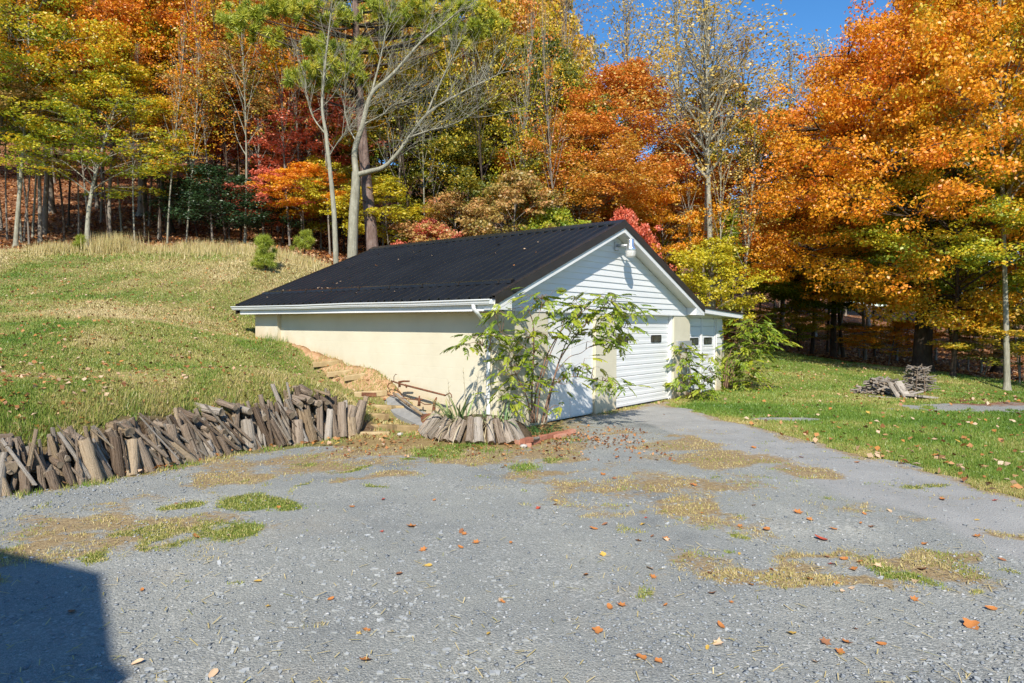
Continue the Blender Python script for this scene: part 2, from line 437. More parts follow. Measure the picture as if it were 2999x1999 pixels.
# ------------------------------------------------------------------ ground material
def ground_material():
    n = NT('ground')
    p = n.pos()
    def soft(attr, scale, amp, lo=0.4, hi=0.6):
        v = n.math('ADD', n.attr(attr), n.math('MULTIPLY', n.math('SUBTRACT', n.noise(scale, 4, 0.65, p), 0.5), amp))
        mr = n.n('ShaderNodeMapRange', clamp=True); n.put(mr.inputs[0], v)
        mr.inputs[1].default_value = lo; mr.inputs[2].default_value = hi
        return mr.outputs[0]
    # lawn soil and thatch
    lawn = n.ramp(n.noise(0.8, 5, 0.6, p), [(0.3, (0.19, 0.175, 0.055)), (0.5, (0.29, 0.24, 0.095)), (0.72, (0.38, 0.30, 0.14))])
    lawn = n.mix(n.math('MULTIPLY', n.noise(28, 3, 0.7, p), 0.8), lawn, (0.10, 0.085, 0.032))
    lawn = n.mix(n.attr('lush'), lawn, n.ramp(n.noise(3, 4, 0.6, p), [(0.3, (0.09, 0.15, 0.025)), (0.7, (0.18, 0.23, 0.05))]))
    # crushed stone
    v1 = n.n('ShaderNodeTexVoronoi', Scale=75.0); n.put(v1.inputs['Vector'], p)
    v2 = n.n('ShaderNodeTexVoronoi', Scale=190.0); n.put(v2.inputs['Vector'], p)
    st = n.ramp(n.n('ShaderNodeSeparateColor', Color=v1.outputs['Color']).outputs[0], [(0.0, (0.21, 0.213, 0.195)), (0.6, (0.295, 0.297, 0.268)), (0.9, (0.38, 0.377, 0.34)), (1.0, (0.48, 0.465, 0.42))])
    st2 = n.ramp(n.n('ShaderNodeSeparateColor', Color=v2.outputs['Color']).outputs[0], [(0.0, (0.18, 0.184, 0.17)), (0.7, (0.30, 0.303, 0.272)), (1.0, (0.41, 0.405, 0.365))])
    st = n.mix(n.ramp(n.noise(1.3, 4, 0.6, p), [(0.42, (0, 0, 0)), (0.6, (1, 1, 1))]), st2, st)
    wear = n.ramp(n.noise(0.55, 5, 0.62, p), [(0.28, (0.55, 0.57, 0.60)), (0.42, (0.92, 0.93, 0.94)), (0.58, (1.05, 1.05, 1.03)), (0.75, (1.35, 1.32, 1.25))])
    st = n.mix(1.0, st, wear, 'MULTIPLY')
    st = n.mix(n.ramp(n.noise(0.9, 4, 0.7, n.mapping(p, (1, 1, 1), (0, 0, 0.6))), [(0.55, (0, 0, 0)), (0.75, (0.3, 0.3, 0.3))]), st, (0.33, 0.27, 0.19))
    pv = n.ramp(n.noise(1.6, 5, 0.65, p), [(0.3, (0.30, 0.295, 0.27)), (0.6, (0.385, 0.375, 0.345)), (0.8, (0.44, 0.43, 0.39))])
    pv = n.mix(n.math('MULTIPLY', n.noise(120, 2, 0.6, p), 0.5), pv, (0.22, 0.22, 0.21))
    st = n.mix(soft('track', 4, 0.5, 0.3, 0.7), st, pv)
    col = n.mix(soft('gravel', 9, 0.5), lawn, st)
    straw = n.ramp(n.noise(26, 4, 0.7, p), [(0.3, (0.16, 0.10, 0.045)), (0.55, (0.34, 0.235, 0.105)), (0.75, (0.46, 0.35, 0.19))])
    col = n.mix(n.math('MULTIPLY', soft('dry', 14, 1.1, 0.45, 0.75), 0.85), col, straw)
    gr = n.ramp(n.noise(30, 3, 0.6, p), [(0.3, (0.06, 0.09, 0.015)), (0.7, (0.18, 0.20, 0.04))])
    col = n.mix(soft('green', 18, 0.7, 0.45, 0.65), col, gr)
    cl = n.ramp(n.noise(7, 5, 0.7, p), [(0.25, (0.20, 0.11, 0.055)), (0.42, (0.40, 0.235, 0.125)), (0.6, (0.49, 0.315, 0.185)), (0.8, (0.54, 0.43, 0.30))])
    col = n.mix(soft('clay', 6, 0.6), col, cl)
    ea = n.ramp(n.noise(11, 5, 0.7, p), [(0.3, (0.05, 0.032, 0.02)), (0.6, (0.15, 0.10, 0.06)), (0.8, (0.24, 0.17, 0.10))])
    col = n.mix(n.attr('earth'), col, ea)
    vl = n.n('ShaderNodeTexVoronoi', Scale=9.0); n.put(vl.inputs['Vector'], p)
    le = n.ramp(n.n('ShaderNodeSeparateColor', Color=vl.outputs['Color']).outputs[0], [(0.0, (0.10, 0.04, 0.02)), (0.4, (0.23, 0.095, 0.04)), (0.75, (0.33, 0.16, 0.07)), (1.0, (0.46, 0.29, 0.17))])
    le = n.mix(n.math('MULTIPLY', n.noise(2.5, 4, 0.6, p), 0.7), le, (0.12, 0.055, 0.03))
    col = n.mix(soft('litter', 5, 0.6), col, le)
    h = n.math('ADD', n.math('MULTIPLY', v1.outputs['Distance'], -0.5), n.noise(60, 3, 0.7, p))
    nm = n.bump(h, 0.6, 0.02)
    return n.principled(col, 0.95, 0.06, 0.0, nm)
M_GROUND = ground_material()

def axis(lo, hi, step, far_lo, far_hi, grow=1.13):
    mid = list(np.arange(lo, hi + 1e-6, step))
    r, s = [], step
    x = mid[-1]
    while x < far_hi: s *= grow; x += s; r.append(x)
    l, s = [], step
    x = mid[0]
    while x > far_lo: s *= grow; x -= s; l.append(x)
    return np.array(l[::-1] + mid + r)
gx = axis(-7.5, 9.0, 0.085, -700, 700)
gy = axis(2.6, 15.5, 0.085, -300, 900)
GX, GY = np.meshgrid(gx, gy)
fx, fy = GX.ravel(), GY.ravel()
fz = height(fx, fy)
mk = masks(fx, fy)
lush = np.clip(0.55 * sstep(1.5, 4.0, fx) * (fy < 40) + 0.25 * sstep(0.55, 0.75, vnoise(fx, fy, 0.35, 30)) + (vnoise(fx, fy, 0.8, 31) - 0.5) * 0.6, 0, 1)
track = sstep(-0.35, 0.25, poly_sd(fx, fy, TRACK) + (vnoise(fx, fy, 1.2, 33) - 0.5) * 0.5)
nx, ny = len(gx), len(gy)
idx = np.arange(nx * ny).reshape(ny, nx)
quads = np.stack([idx[:-1, :-1], idx[:-1, 1:], idx[1:, 1:], idx[1:, :-1]], -1).reshape(-1, 4)
cx, cy = fx[quads].mean(1), fy[quads].mean(1)
qg = mk[0][quads].mean(1) > 0.5
qf = mk[5][quads].mean(1) > 0.5
qf &= ~qg & (cy > 20)
qg &= (cy < 16)
V_ALL = np.stack([fx, fy, fz], 1)
def sub_ground(name, sel, label=None):
    q = quads[sel]
    used, inv = np.unique(q, return_inverse=True)
    at = {nm: ('POINT', m[used]) for nm, m in zip(('gravel', 'dry', 'green', 'clay', 'earth', 'litter'), mk)}
    at['lush'] = ('POINT', lush[used]); at['track'] = ('POINT', track[used])
    me = np_mesh(name, V_ALL[used], 4, M_GROUND, at, True, inv.reshape(-1, 4))
    return tag(link_mesh(name, me), kind='structure')
sub_ground('driveway', qg)
sub_ground('lawn', ~qg & ~qf)
sub_ground('forest_floor', qf)

# ------------------------------------------------------------------ garage materials
def stucco():
    n = NT('cream_painted_block')
    p = n.coord('Object'); w = n.pos()
    base = n.ramp(n.noise(1.6, 5, 0.6, p), [(0.3, (0.57, 0.52, 0.385)), (0.55, (0.615, 0.565, 0.425)), (0.8, (0.64, 0.595, 0.46))])
    speck = n.ramp(n.noise(9, 5, 0.75, n.mapping(p, (1, 0.35, 2.2))), [(0.62, (0, 0, 0)), (0.7, (1, 1, 1))])
    base = n.mix(n.math('MULTIPLY', speck, 0.16), base, (0.45, 0.38, 0.24))
    # red clay splashed up the foot of the wall
    z = n.n('ShaderNodeSeparateXYZ', Vector=p).outputs[2]
    y = n.n('ShaderNodeSeparateXYZ', Vector=p).outputs[1]
    gl = n.math('MULTIPLY', y, 0.21)
    hgt = n.math('ADD', n.math('SUBTRACT', z, gl), n.math('MULTIPLY', n.math('SUBTRACT', n.noise(2.2, 5, 0.7, n.mapping(p, (1, 2.2, 0.7))), 0.5), 0.55))
    st = n.n('ShaderNodeMapRange', clamp=True); n.put(st.inputs[0], hgt)
    st.inputs[1].default_value = -0.12; st.inputs[2].default_value = 0.24; st.inputs[3].default_value = 0.6; st.inputs[4].default_value = 0.0
    base = n.mix(st.outputs[0], base, (0.55, 0.38, 0.20))
    br = n.n('ShaderNodeTexBrick', Scale=1.0, **{'Mortar Size': 0.012, 'Mortar Smooth': 0.6, 'Brick Width': 0.40, 'Row Height': 0.20, 'Bias': 0.0})
    br.inputs['Color1'].default_value = (1, 1, 1, 1); br.inputs['Color2'].default_value = (1, 1, 1, 1); br.inputs['Mortar'].default_value = (0, 0, 0, 1)
    xyz = n.n('ShaderNodeSeparateXYZ', Vector=p)
    cmb = n.n('ShaderNodeCombineXYZ'); n.put(cmb.inputs[0], n.math('ADD', xyz.outputs[0], xyz.outputs[1])); n.put(cmb.inputs[1], xyz.outputs[2])
    n.put(br.inputs['Vector'], cmb.outputs[0])
    h = n.math('ADD', n.math('MULTIPLY', br.outputs['Color'], 0.22), n.noise(7, 4, 0.55, p))
    return n.principled(base, 0.85, 0.2, 0.0, n.bump(h, 0.25, 0.012))
M_STUCCO = stucco()
M_WHITE = mat_plain('white_trim_paint', (0.68, 0.68, 0.66), (0.75, 0.745, 0.72), 3, 0.5, 0.35, 0.05)
M_SIDING = mat_plain('white_vinyl_siding', (0.66, 0.665, 0.655), (0.73, 0.73, 0.715), 2.2, 0.45, 0.35, 0.06, 0.006, stretch=(0.4, 1, 3))
M_DOOR = mat_plain('white_painted_door', (0.68, 0.68, 0.665), (0.75, 0.745, 0.725), 2.6, 0.5, 0.3, 0.06, 0.006, stretch=(0.5, 1, 2))
M_ALU = mat_plain('white_aluminium_gutter', (0.66, 0.68, 0.68), (0.76, 0.77, 0.75), 4, 0.4, 0.45, 0.04, stretch=(1, 0.4, 2))
def roof_mat():
    n = NT('black_ribbed_metal')
    p = n.coord('Object')
    f = n.noise(1.1, 5, 0.65, p)
    col = n.ramp(f, [(0.3, (0.011, 0.0115, 0.0125)), (0.7, (0.018, 0.0185, 0.0195))])
    r = n.ramp(n.noise(5, 4, 0.6, p), [(0.3, (0.26, 0.26, 0.26)), (0.7, (0.38, 0.38, 0.38))])
    return n.principled(col, r, 0.35, 0.0, n.bump(n.noise(3, 2, 0.5, p), 0.08, 0.01))
M_ROOF = roof_mat()
M_TRIMDARK = mat_plain('dark_bronze_trim', (0.020, 0.015, 0.012), (0.032, 0.024, 0.019), 5, 0.4, 0.4, 0.03)
M_DECK = mat_plain('roof_underside_board', (0.30, 0.25, 0.18), (0.42, 0.35, 0.26), 8, 0.85, 0.1, 0.1)
M_SOFFIT = mat_plain('white_vinyl_soffit', (0.66, 0.66, 0.62), (0.76, 0.75, 0.71), 4, 0.55, 0.3, 0.03)
def glass():
    n = NT('dark_window_glass')
    return n.principled(n.ramp(n.noise(5, 3, 0.6, n.coord('Object')), [(0.3, (0.03, 0.035, 0.03)), (0.7, (0.09, 0.10, 0.085))]), 0.12, 0.6)
M_GLASS = glass()
M_BLACK = mat_plain('black_rubber', (0.015, 0.015, 0.015), (0.03, 0.03, 0.03), 9, 0.6, 0.3, 0.05)
M_GALV = mat_plain('galvanised_steel', (0.45, 0.47, 0.48), (0.62, 0.63, 0.64), 7, 0.38, 0.5, 0.04, metal=0.6)
M_CONC = mat_plain('old_concrete', (0.19, 0.19, 0.185), (0.28, 0.275, 0.26), 6, 0.9, 0.1, 0.3)

# ------------------------------------------------------------------ garage (local x = along the gable, y = along the eaves, z up)
G = empty('garage', (GC[0], GC[1], 0), math.atan2(U2[1], U2[0]))
tag(G, 'low cream block garage with black ribbed metal roof and white gable', 'garage')
W, L, HE, SL = 3.933, 7.80, 2.18, 0.413
rz_ = lambda a: HE + SL * a if a <= W else HE + SL * (2 * W - a)

side_wall = MB().box(0.35, 0.55, 0.47, 7.49, -0.5, 1.99).build('side_wall', M_STUCCO, G)
MB().box(0.262, 0.352, 6.58, 7.492, -0.2, 1.992).build('wall_pilaster', M_STUCCO, G)
MB().box(0.56, 9.6, 7.29, 7.488, -0.5, 1.99).build('back_wall', M_STUCCO, G)
for a0, a1 in ((0.35, 1.71), (3.30, 4.10), (6.75, 7.63)):
    MB().box(a0, a1, 0.262, 0.468, -0.3, 1.995).build('wall_pillar', M_STUCCO, G)
MB().box(9.40, 9.74, 0.30, 0.47, -0.3, 1.09).build('foundation_wall', M_STUCCO, G)
lt = MB().box(9.62, 9.76, 0.48, 7.28, -0.3, 1.94).build('lean_to_wall', M_SIDING, G)

# roof: timber deck, black panels with ribs, trim
deck = MB().prism([(0.03, HE - 0.11), (W, rz_(W) - 0.125), (2 * W - 0.03, HE - 0.11), (2 * W - 0.03, HE - 0.012), (W, rz_(W) - 0.027), (0.03, HE - 0.012)], 0.04, L - 0.03).build('roof_deck', M_DECK, G)
NPAN = 9
rib = 0.2293
def panel(b0, b1, left):
    prof = []
    b = b0
    k = 0
    pts = [(b0, 0.0)]
    r = b0 + 0.06
    while r + 0.05 < b1:
        pts += [(r - 0.008, 0.0), (r + 0.014, 0.036), (r + 0.038, 0.036), (r + 0.060, 0.0)]
        mid = r + rib / 2 + 0.02
        if mid + 0.02 < b1: pts += [(mid, 0.0), (mid + 0.006, 0.003), (mid + 0.014, 0.003), (mid + 0.02, 0.0)]
        r += rib
    pts.append((b1, 0.0))
    aa = [-0.045, 0.62, 1.9, W] if left else [W, 5.8, 2 * W + 0.04]
    v, f = [], []
    for i, a in enumerate(aa):
        z0 = (HE + SL * a) if left else (HE + SL * (2 * W - a))
        for (bb, dz) in pts: v.append((a, bb, z0 + dz))
    n = len(pts)
    for i in range(len(aa) - 1):
        for j in range(n - 1):
            f.append((i * n + j, (i + 1) * n + j, (i + 1) * n + j + 1, i * n + j + 1))
    # turned-down lip along the eave gives the sheet its edge
    e = 0 if left else (len(aa) - 1) * n
    base = len(v)
    for j in range(n):
        x, y, z = v[e + j]; v.append((x, y, z - 0.014))
    for j in range(n - 1):
        q = (e + j, e + j + 1, base + j + 1, base + j)
        f.append(q if left else q[::-1])
    return MB().add(v, f)
for side in (True, False):
    for k in range(NPAN):
        b0 = 0.0 + k * 4 * rib; b1 = min(L, b0 + 4 * rib)
        if b1 - b0 > 0.1: panel(b0, b1 - 0.002, side).build('roof_panel', M_ROOF, G)
MB().add([(W - 0.16, -0.012, rz_(W - 0.16) + 0.046), (W, -0.012, rz_(W) + 0.060), (W + 0.16, -0.012, rz_(W + 0.16) + 0.046), (W - 0.16, L + 0.01, rz_(W - 0.16) + 0.046), (W, L + 0.01, rz_(W) + 0.060), (W + 0.16, L + 0.01, rz_(W + 0.16) + 0.046),
          (W - 0.16, -0.012, rz_(W - 0.16) + 0.020), (W, -0.012, rz_(W) + 0.045), (W + 0.16, -0.012, rz_(W + 0.16) + 0.020), (W - 0.16, L + 0.01, rz_(W - 0.16) + 0.020), (W, L + 0.01, rz_(W) + 0.045), (W + 0.16, L + 0.01, rz_(W + 0.16) + 0.020)],
         [(0, 1, 4, 3), (1, 2, 5, 4), (0, 6, 7, 1), (1, 7, 8, 2), (3, 4, 10, 9), (4, 5, 11, 10), (0, 3, 9, 6), (2, 8, 11, 5)]).build('ridge_cap', M_ROOF, G)
# snow rail a little above the left eave
a_r = 0.63
sr = MB().prism([(a_r - 0.05, rz_(a_r - 0.05) + 0.012), (a_r + 0.06, rz_(a_r + 0.06) + 0.012), (a_r + 0.05, rz_(a_r + 0.05) + 0.05), (a_r - 0.04, rz_(a_r) + 0.040)], 0.2, 7.75).build('snow_rail', M_ROOF, G)
for bb in np.arange(0.45, 7.6, 0.92):
    MB().box(a_r - 0.055, a_r - 0.02, bb, bb + 0.03, rz_(a_r - 0.05) + 0.02, rz_(a_r) + 0.05).build('rail_clip', M_TRIMDARK, G)
def rake(b0, b1, lo, hi, mat, name, a0, a1):
    left = a1 <= W + 1e-6
    z = (lambda a: HE + SL * a) if left else (lambda a: HE + SL * (2 * W - a))
    return MB().prism([(a0, z(a0) + lo), (a1, z(a1) + lo), (a1, z(a1) + hi), (a0, z(a0) + hi)], b0, b1).build(name, mat, G)
for a0, a1 in ((-0.045, W), (W, 2 * W + 0.0)):
    rake(-0.022, -0.003, -0.105, 0.046, M_TRIMDARK, 'rake_trim', a0, a1)
    rake(-0.020, 0.085, 0.0385, 0.046, M_TRIMDARK, 'rake_flashing', a0, a1)
    rake(0.0, 0.028, -0.20, -0.006, M_WHITE, 'rake_fascia', a0 + 0.02, a1)
    rake(L - 0.03, L, -0.20, 0.03, M_TRIMDARK, 'rear_rake_trim', a0, a1)
# soffit under each rake: narrow vinyl boards across the overhang
for s in (0, 1):
    m = MB()
    aa = np.arange(0.36, W - 0.01, 0.078)
    for a in aa:
        p0, p1 = (a, a + 0.073) if s == 0 else (2 * W - a - 0.073, 2 * W - a)
        m.prism([(p0, rz_(p0) - 0.20), (p1, rz_(p1) - 0.20), (p1, rz_(p1) - 0.185), (p0, rz_(p0) - 0.185)], 0.03, 0.255)
    so = m.build('soffit', M_SOFFIT, G); so['kind'] = 'stuff'
# eaves: fascia, soffit, gutter
MB().box(0.0, 0.025, 0.03, 7.68, 1.962, 2.135).build('eave_fascia', M_WHITE, G)
MB().box(0.027, 0.349, 0.27, 7.68, 1.966, 1.98).build('eave_soffit', M_SOFFIT, G)
MB().box(2 * W - 0.025, 2 * W, 0.03, 7.68, 1.99, 2.135).build('eave_fascia', M_WHITE, G)
gp = [(-0.004, 2.060), (-0.07, 2.060), (-0.078, 2.078), (-0.085, 2.083), (-0.092, 2.108), (-0.112, 2.125), (-0.114, 2.143), (-0.104, 2.143), (-0.10, 2.128), (-0.075, 2.09), (-0.06, 2.072), (-0.012, 2.072), (-0.012, 2.143), (-0.004, 2.143)]
n_g = len(gp)
v, f = [], []
gb = [0.055, 1.9, 3.6, 5.2, 7.9]
for k, b in enumerate(gb):
    for a, z in gp: v.append((a, b, z + (0.006, -0.004, 0.004, -0.008, 0.0)[k]))
for k in range(len(gb) - 1):
    for i in range(n_g): f.append((k * n_g + i, k * n_g + (i + 1) % n_g, (k + 1) * n_g + (i + 1) % n_g, (k + 1) * n_g + i))
f += [tuple(range(n_g))[::-1], tuple(range((len(gb) - 1) * n_g, len(gb) * n_g))]
gut = MB().add(v, f).build('gutter', M_ALU, G)
MB().box(-0.10, -0.012, 0.052, 0.064, 2.072, 2.13).build('end_cap', M_ALU, gut)
# boxed returns at the gable corners
MB().prism([(-0.025, 1.985), (0.375, 1.985), (0.375, 2.128), (-0.025, 1.99)], 0.004, 0.258).build('eave_return', M_SIDING, G)
MB().prism([(7.40, 2.0), (7.80, 2.0), (7.80, 2.012), (7.40, 2.17)], 0.004, 0.258).build('eave_return', M_SIDING, G)

# gable wall: backing and lapped boards
zs = lambda a: rz_(a) - 0.205
MB().prism([(0.38, 2.0), (7.48, 2.0), (7.48, zs(7.48)), (W, zs(W)), (0.38, zs(0.38))], 0.275, 0.40).build('gable_wall', M_SIDING, G)
gable = None
pitch = 0.1225
zb = 1.998
while zb < 3.56:
    zt = min(zb + pitch + 0.004, zs(W) - 0.012)
    def lim(z):
        x = (z + 0.205 - HE) / SL
        return max(0.38, x)
    al, at = lim(zb), lim(zt)
    ar, ar2 = min(7.48, 2 * W - lim(zb)), min(7.48, 2 * W - lim(zt))
    v = [(al, 0.250, zb), (ar, 0.250, zb), (ar2, 0.266, zt), (at, 0.266, zt), (al, 0.274, zb), (ar, 0.274, zb), (ar2, 0.274, zt), (at, 0.274, zt)]
    MB().add(v, [(0, 1, 2, 3), (0, 4, 5, 1), (1, 5, 6, 2), (2, 6, 7, 3), (3, 7, 4, 0), (4, 7, 6, 5)]).build('siding_board', M_SIDING, G)
    zb += pitch
MB().box(0.38, 7.48, 0.246, 0.262, 1.975, 1.9965).build('siding_starter_trim', M_WHITE, G)

# hinged white double door
d1 = MB().box(1.712, 3.298, 0.345, 0.40, 0.0, 1.972).build('side_door', M_DOOR, G)
for a0, a1 in ((1.725, 2.492), (2.504, 3.285)):
    lf = MB().box(a0, a1, 0.318, 0.346, 0.03, 1.94).build('door_leaf', M_DOOR, d1)
MB().tube([(2.47, 0.318, 0.98), (2.47, 0.27, 0.98), (2.44, 0.262, 0.98)], 0.012, 6).build('door_handle', M_BLACK, d1)
MB().box(1.712, 3.298, 0.300, 0.344, 1.945, 1.975).build('door_head', M_WHITE, d1)

# sectional overhead door
gd = MB().box(4.101, 6.749, 0.40, 0.43, 0.0, 1.99).build('garage_door', M_DOOR, G)
rows = [0.012, 0.21, 0.431, 0.653, 0.883, 1.108, 1.328, 1.553, 1.775, 1.985]
def door_row(a0, a1, z0, z1, y=0.372, mat=M_DOOR, parent=None, name='door_panel'):
    h = z1 - z0
    pr = [(0, 0.012), (0.012, 0.0), (0.33 * h, 0.0), (0.36 * h, 0.005), (0.62 * h, 0.005), (0.65 * h, 0.0), (h - 0.020, 0.0), (h - 0.006, 0.012)]
    v, f = [], []
    for dz, dy in pr: v += [(a0, y + dy, z0 + dz), (a1, y + dy, z0 + dz)]
    for i in range(len(pr) - 1): f.append((2 * i, 2 * i + 1, 2 * i + 3, 2 * i + 2))
    k = len(v)
    v += [(a0, y + 0.027, z0), (a1, y + 0.027, z0), (a0, y + 0.027, z1 - 0.006), (a1, y + 0.027, z1 - 0.006)]
    e = 2 * (len(pr) - 1)
    f += [(0, k, k + 1, 1), (e, e + 1, k + 3, k + 2)]
    return MB().add(v, f).build(name, mat, parent)
for z0, z1 in zip(rows[:-1], rows[1:]):
    door_row(4.103, 6.70, z0, z1, parent=gd)
def pane(a0, a1, z0, z1, y, parent, name='window'):
    r = 0.03
    def rr(a0, a1, z0, z1, r):
        o = []
        for cx, cz, s in ((a0 + r, z0 + r, 180), (a1 - r, z0 + r, 270), (a1 - r, z1 - r, 0), (a0 + r, z1 - r, 90)):
            for t in (0, 30, 60, 90):
                an = math.radians(s + t); o.append((cx + r * math.cos(an), cz + r * math.sin(an)))
        return o
    o, i = rr(a0, a1, z0, z1, r), rr(a0 + 0.022, a1 - 0.022, z0 + 0.018, z1 - 0.018, r * 0.7)
    n = len(o)
    v = [(x, y, z) for x, z in o] + [(x, y - 0.01, z) for x, z in o] + [(x, y - 0.01, z) for x, z in i] + [(x, y - 0.001, z) for x, z in i]
    f = []
    for k in range(n):
        j = (k + 1) % n
        f += [(k, j, n + j, n + k), (n + k, n + j, 2 * n + j, 2 * n + k), (2 * n + k, 2 * n + j, 3 * n + j, 3 * n + k)]
    fr = MB().add(v, f)
    fr.add([(x, y - 0.002, z) for x, z in i], [tuple(range(n))], 1)
    return fr.build(name, [M_BLACK, M_GLASS], parent)
pane(4.30, 4.76, 1.345, 1.51, 0.371, gd)
pane(5.80, 6.30, 1.355, 1.525, 0.371, gd)
MB().box(6.672, 6.748, 0.30, 0.371, 0.0, 1.99).build('door_jamb', M_WHITE, gd)
MB().box(4.101, 6.67, 0.34, 0.3715, 1.95, 1.992).build('door_header', M_WHITE, gd)
MB().box(4.104, 6.67, 0.362, 0.3718, 0.0, 0.022).build('bottom_seal', M_BLACK, gd)

# lean-to on the right: bi-fold doors, siding strip, shallow roof
ld = MB().box(7.632, 9.398, 0.385, 0.42, 0.02, 2.03).build('lean_to_door', M_WHITE, G)
rws = [0.05, 0.27, 0.50, 0.73, 0.96, 1.185, 1.48, 1.72, 1.93]
for a0, a1 in ((7.70, 8.475), (8.545, 9.34)):
    for z0, z1 in zip(rws[:-1], rws[1:]): door_row(a0, a1, z0, z1, 0.355, parent=ld)
    w0 = a0 + 0.13
    pane(w0, w0 + 0.50, 1.255, 1.435, 0.354, ld)
MB().box(8.478, 8.542, 0.335, 0.384, 0.03, 1.94).build('door_stile', M_WHITE, ld)
MB().box(7.635, 7.697, 0.335, 0.384, 0.03, 1.94).build('door_stile', M_WHITE, ld)
MB().box(9.343, 9.398, 0.335, 0.384, 0.03, 1.94).build('door_stile', M_WHITE, ld)
hn = MB()
for t in range(5):
    an = math.radians(90 + 72 * t)
    hn.tube([(8.51, 0.318, 1.0), (8.51 + 0.055 * math.cos(an), 0.316, 1.0 + 0.055 * math.sin(an))], [0.016, 0.007], 5)
hn.tube([(8.51, 0.336, 1.0), (8.51, 0.306, 1.0)], 0.02, 8)
hn.build('door_handle', M_BLACK, ld)
MB().box(7.632, 9.76, 0.31, 0.384, 1.945, 2.045).build('lean_to_header', M_WHITE, G)
for k in range(5):
    z0 = 1.10 + k * 0.166
    MB().add([(9.402, 0.296, z0), (9.77, 0.296, z0), (9.77, 0.312, z0 + 0.17), (9.402, 0.312, z0 + 0.17), (9.402, 0.33, z0), (9.77, 0.33, z0), (9.77, 0.33, z0 + 0.17), (9.402, 0.33, z0 + 0.17)],
             [(0, 1, 2, 3), (0, 4, 5, 1), (1, 5, 6, 2), (2, 6, 7, 3), (3, 7, 4, 0)]).build('lean_to_siding_board', M_SIDING, G)
MB().box(9.402, 9.772, 0.30, 0.34, 1.072, 1.0985).build('sill_trim', M_WHITE, G)
lz = lambda a: 2.185 - (a - 7.80) * 0.045
MB().prism([(7.83, lz(7.83) - 0.015), (10.50, lz(10.5) - 0.015), (10.50, lz(10.5) + 0.03), (7.83, lz(7.83) + 0.03)], -0.025, 7.62).build('lean_to_roof', M_TRIMDARK, G)
MB().prism([(7.83, lz(7.83) - 0.128), (10.46, lz(10.46) - 0.128), (10.46, lz(10.46) - 0.017), (7.83, lz(7.83) - 0.017)], -0.004, 0.026).build('lean_to_fascia', M_WHITE, G)
MB().prism([(7.87, lz(7.87) - 0.125), (10.44, lz(10.44) - 0.125), (10.44, lz(10.44) - 0.107), (7.87, lz(7.87) - 0.107)], 0.028, 7.6).build('lean_to_soffit', M_SOFFIT, G)

# downspout at the near corner
def flat_tube(pts, w=0.036, d=0.028, name='downspout', mat=M_ALU, parent=G):
    return MB().tube(pts, [w] * len(pts), 10, sx=d / w).build(name, mat, parent)
ds = flat_tube([(-0.055, 0.44, 2.062), (-0.055, 0.44, 2.01), (-0.03, 0.42, 1.965), (0.06, 0.42, 1.90), (0.20, 0.43, 1.80), (0.28, 0.44, 1.745), (0.308, 0.445, 1.70), (0.312, 0.445, 1.62), (0.312, 0.445, 0.9), (0.312, 0.445, 0.25), (0.30, 0.445, 0.16), (0.24, 0.43, 0.10)])
for z in (1.45, 0.55): MB().box(0.268, 0.349, 0.400, 0.490, z, z + 0.046).build('downspout_strap', M_ALU, G)
# meter box on the pillar
mb = MB().box(6.86, 7.60, 0.20, 0.262, 1.19, 1.375).build('meter_box', M_GALV, G)
MB().box(6.90, 7.22, 0.188, 0.199, 1.21, 1.36).build('box_lid', M_GALV, mb)
MB().tube([(7.45, 0.235, 1.19), (7.45, 0.235, 0.05)], 0.018, 8).build('conduit', M_GALV, mb)

# ------------------------------------------------------------------ security light under the gable peak
sl_o = gw(4.02, 0.25)
SLT = empty('security_light', (sl_o[0], sl_o[1], 3.27), math.atan2(U2[1], U2[0]))
tag(SLT, 'round silver security light on a short arm under the gable peak', 'light')
def lathe(prof, n=20, cx=0, cy=0, smooth=True, mat=0):
    m = MB(); v, f = [], []
    for r, z in prof:
        for k in range(n): v.append((cx + r * math.cos(2 * math.pi * k / n), cy + r * math.sin(2 * math.pi * k / n), z))
    for i in range(len(prof) - 1):
        for k in range(n): f.append((i * n + k, i * n + (k + 1) % n, (i + 1) * n + (k + 1) % n, (i + 1) * n + k))
    return m.add(v, f, mat, smooth)
M_POLISHED = mat_plain('polished_aluminium', (0.75, 0.76, 0.77), (0.88, 0.88, 0.88), 4, 0.22, 0.5, 0.05, metal=0.9)
def lens_mat():
    n = NT('frosted_lens')
    return n.principled((0.72, 0.71, 0.66), 0.3, 0.5, 0.0, n.bump(n.n('ShaderNodeTexWave', Scale=18.0).outputs['Fac'], 0.4, 0.01), **{'Transmission Weight': 0.15})
MB().box(-0.07, 0.07, -0.03, 0.0, 0.0, 0.17).build('wall_bracket', M_GALV, SLT)
MB().tube([(0.0, -0.03, 0.09), (0.03, -0.16, 0.09), (0.06, -0.27, 0.09)], 0.028, 8).build('arm', M_GALV, SLT)
lathe([(0.0, 0.215), (0.066, 0.213), (0.072, 0.19), (0.074, 0.10), (0.082, 0.085), (0.112, 0.02), (0.116, -0.01), (0.112, -0.02), (0.104, -0.02)], 24, 0.07, -0.30).build('reflector_housing', M_POLISHED, SLT)
lathe([(0.108, -0.021), (0.106, -0.06), (0.098, -0.125), (0.085, -0.155), (0.0, -0.16)], 24, 0.07, -0.30).build('lens', lens_mat(), SLT)

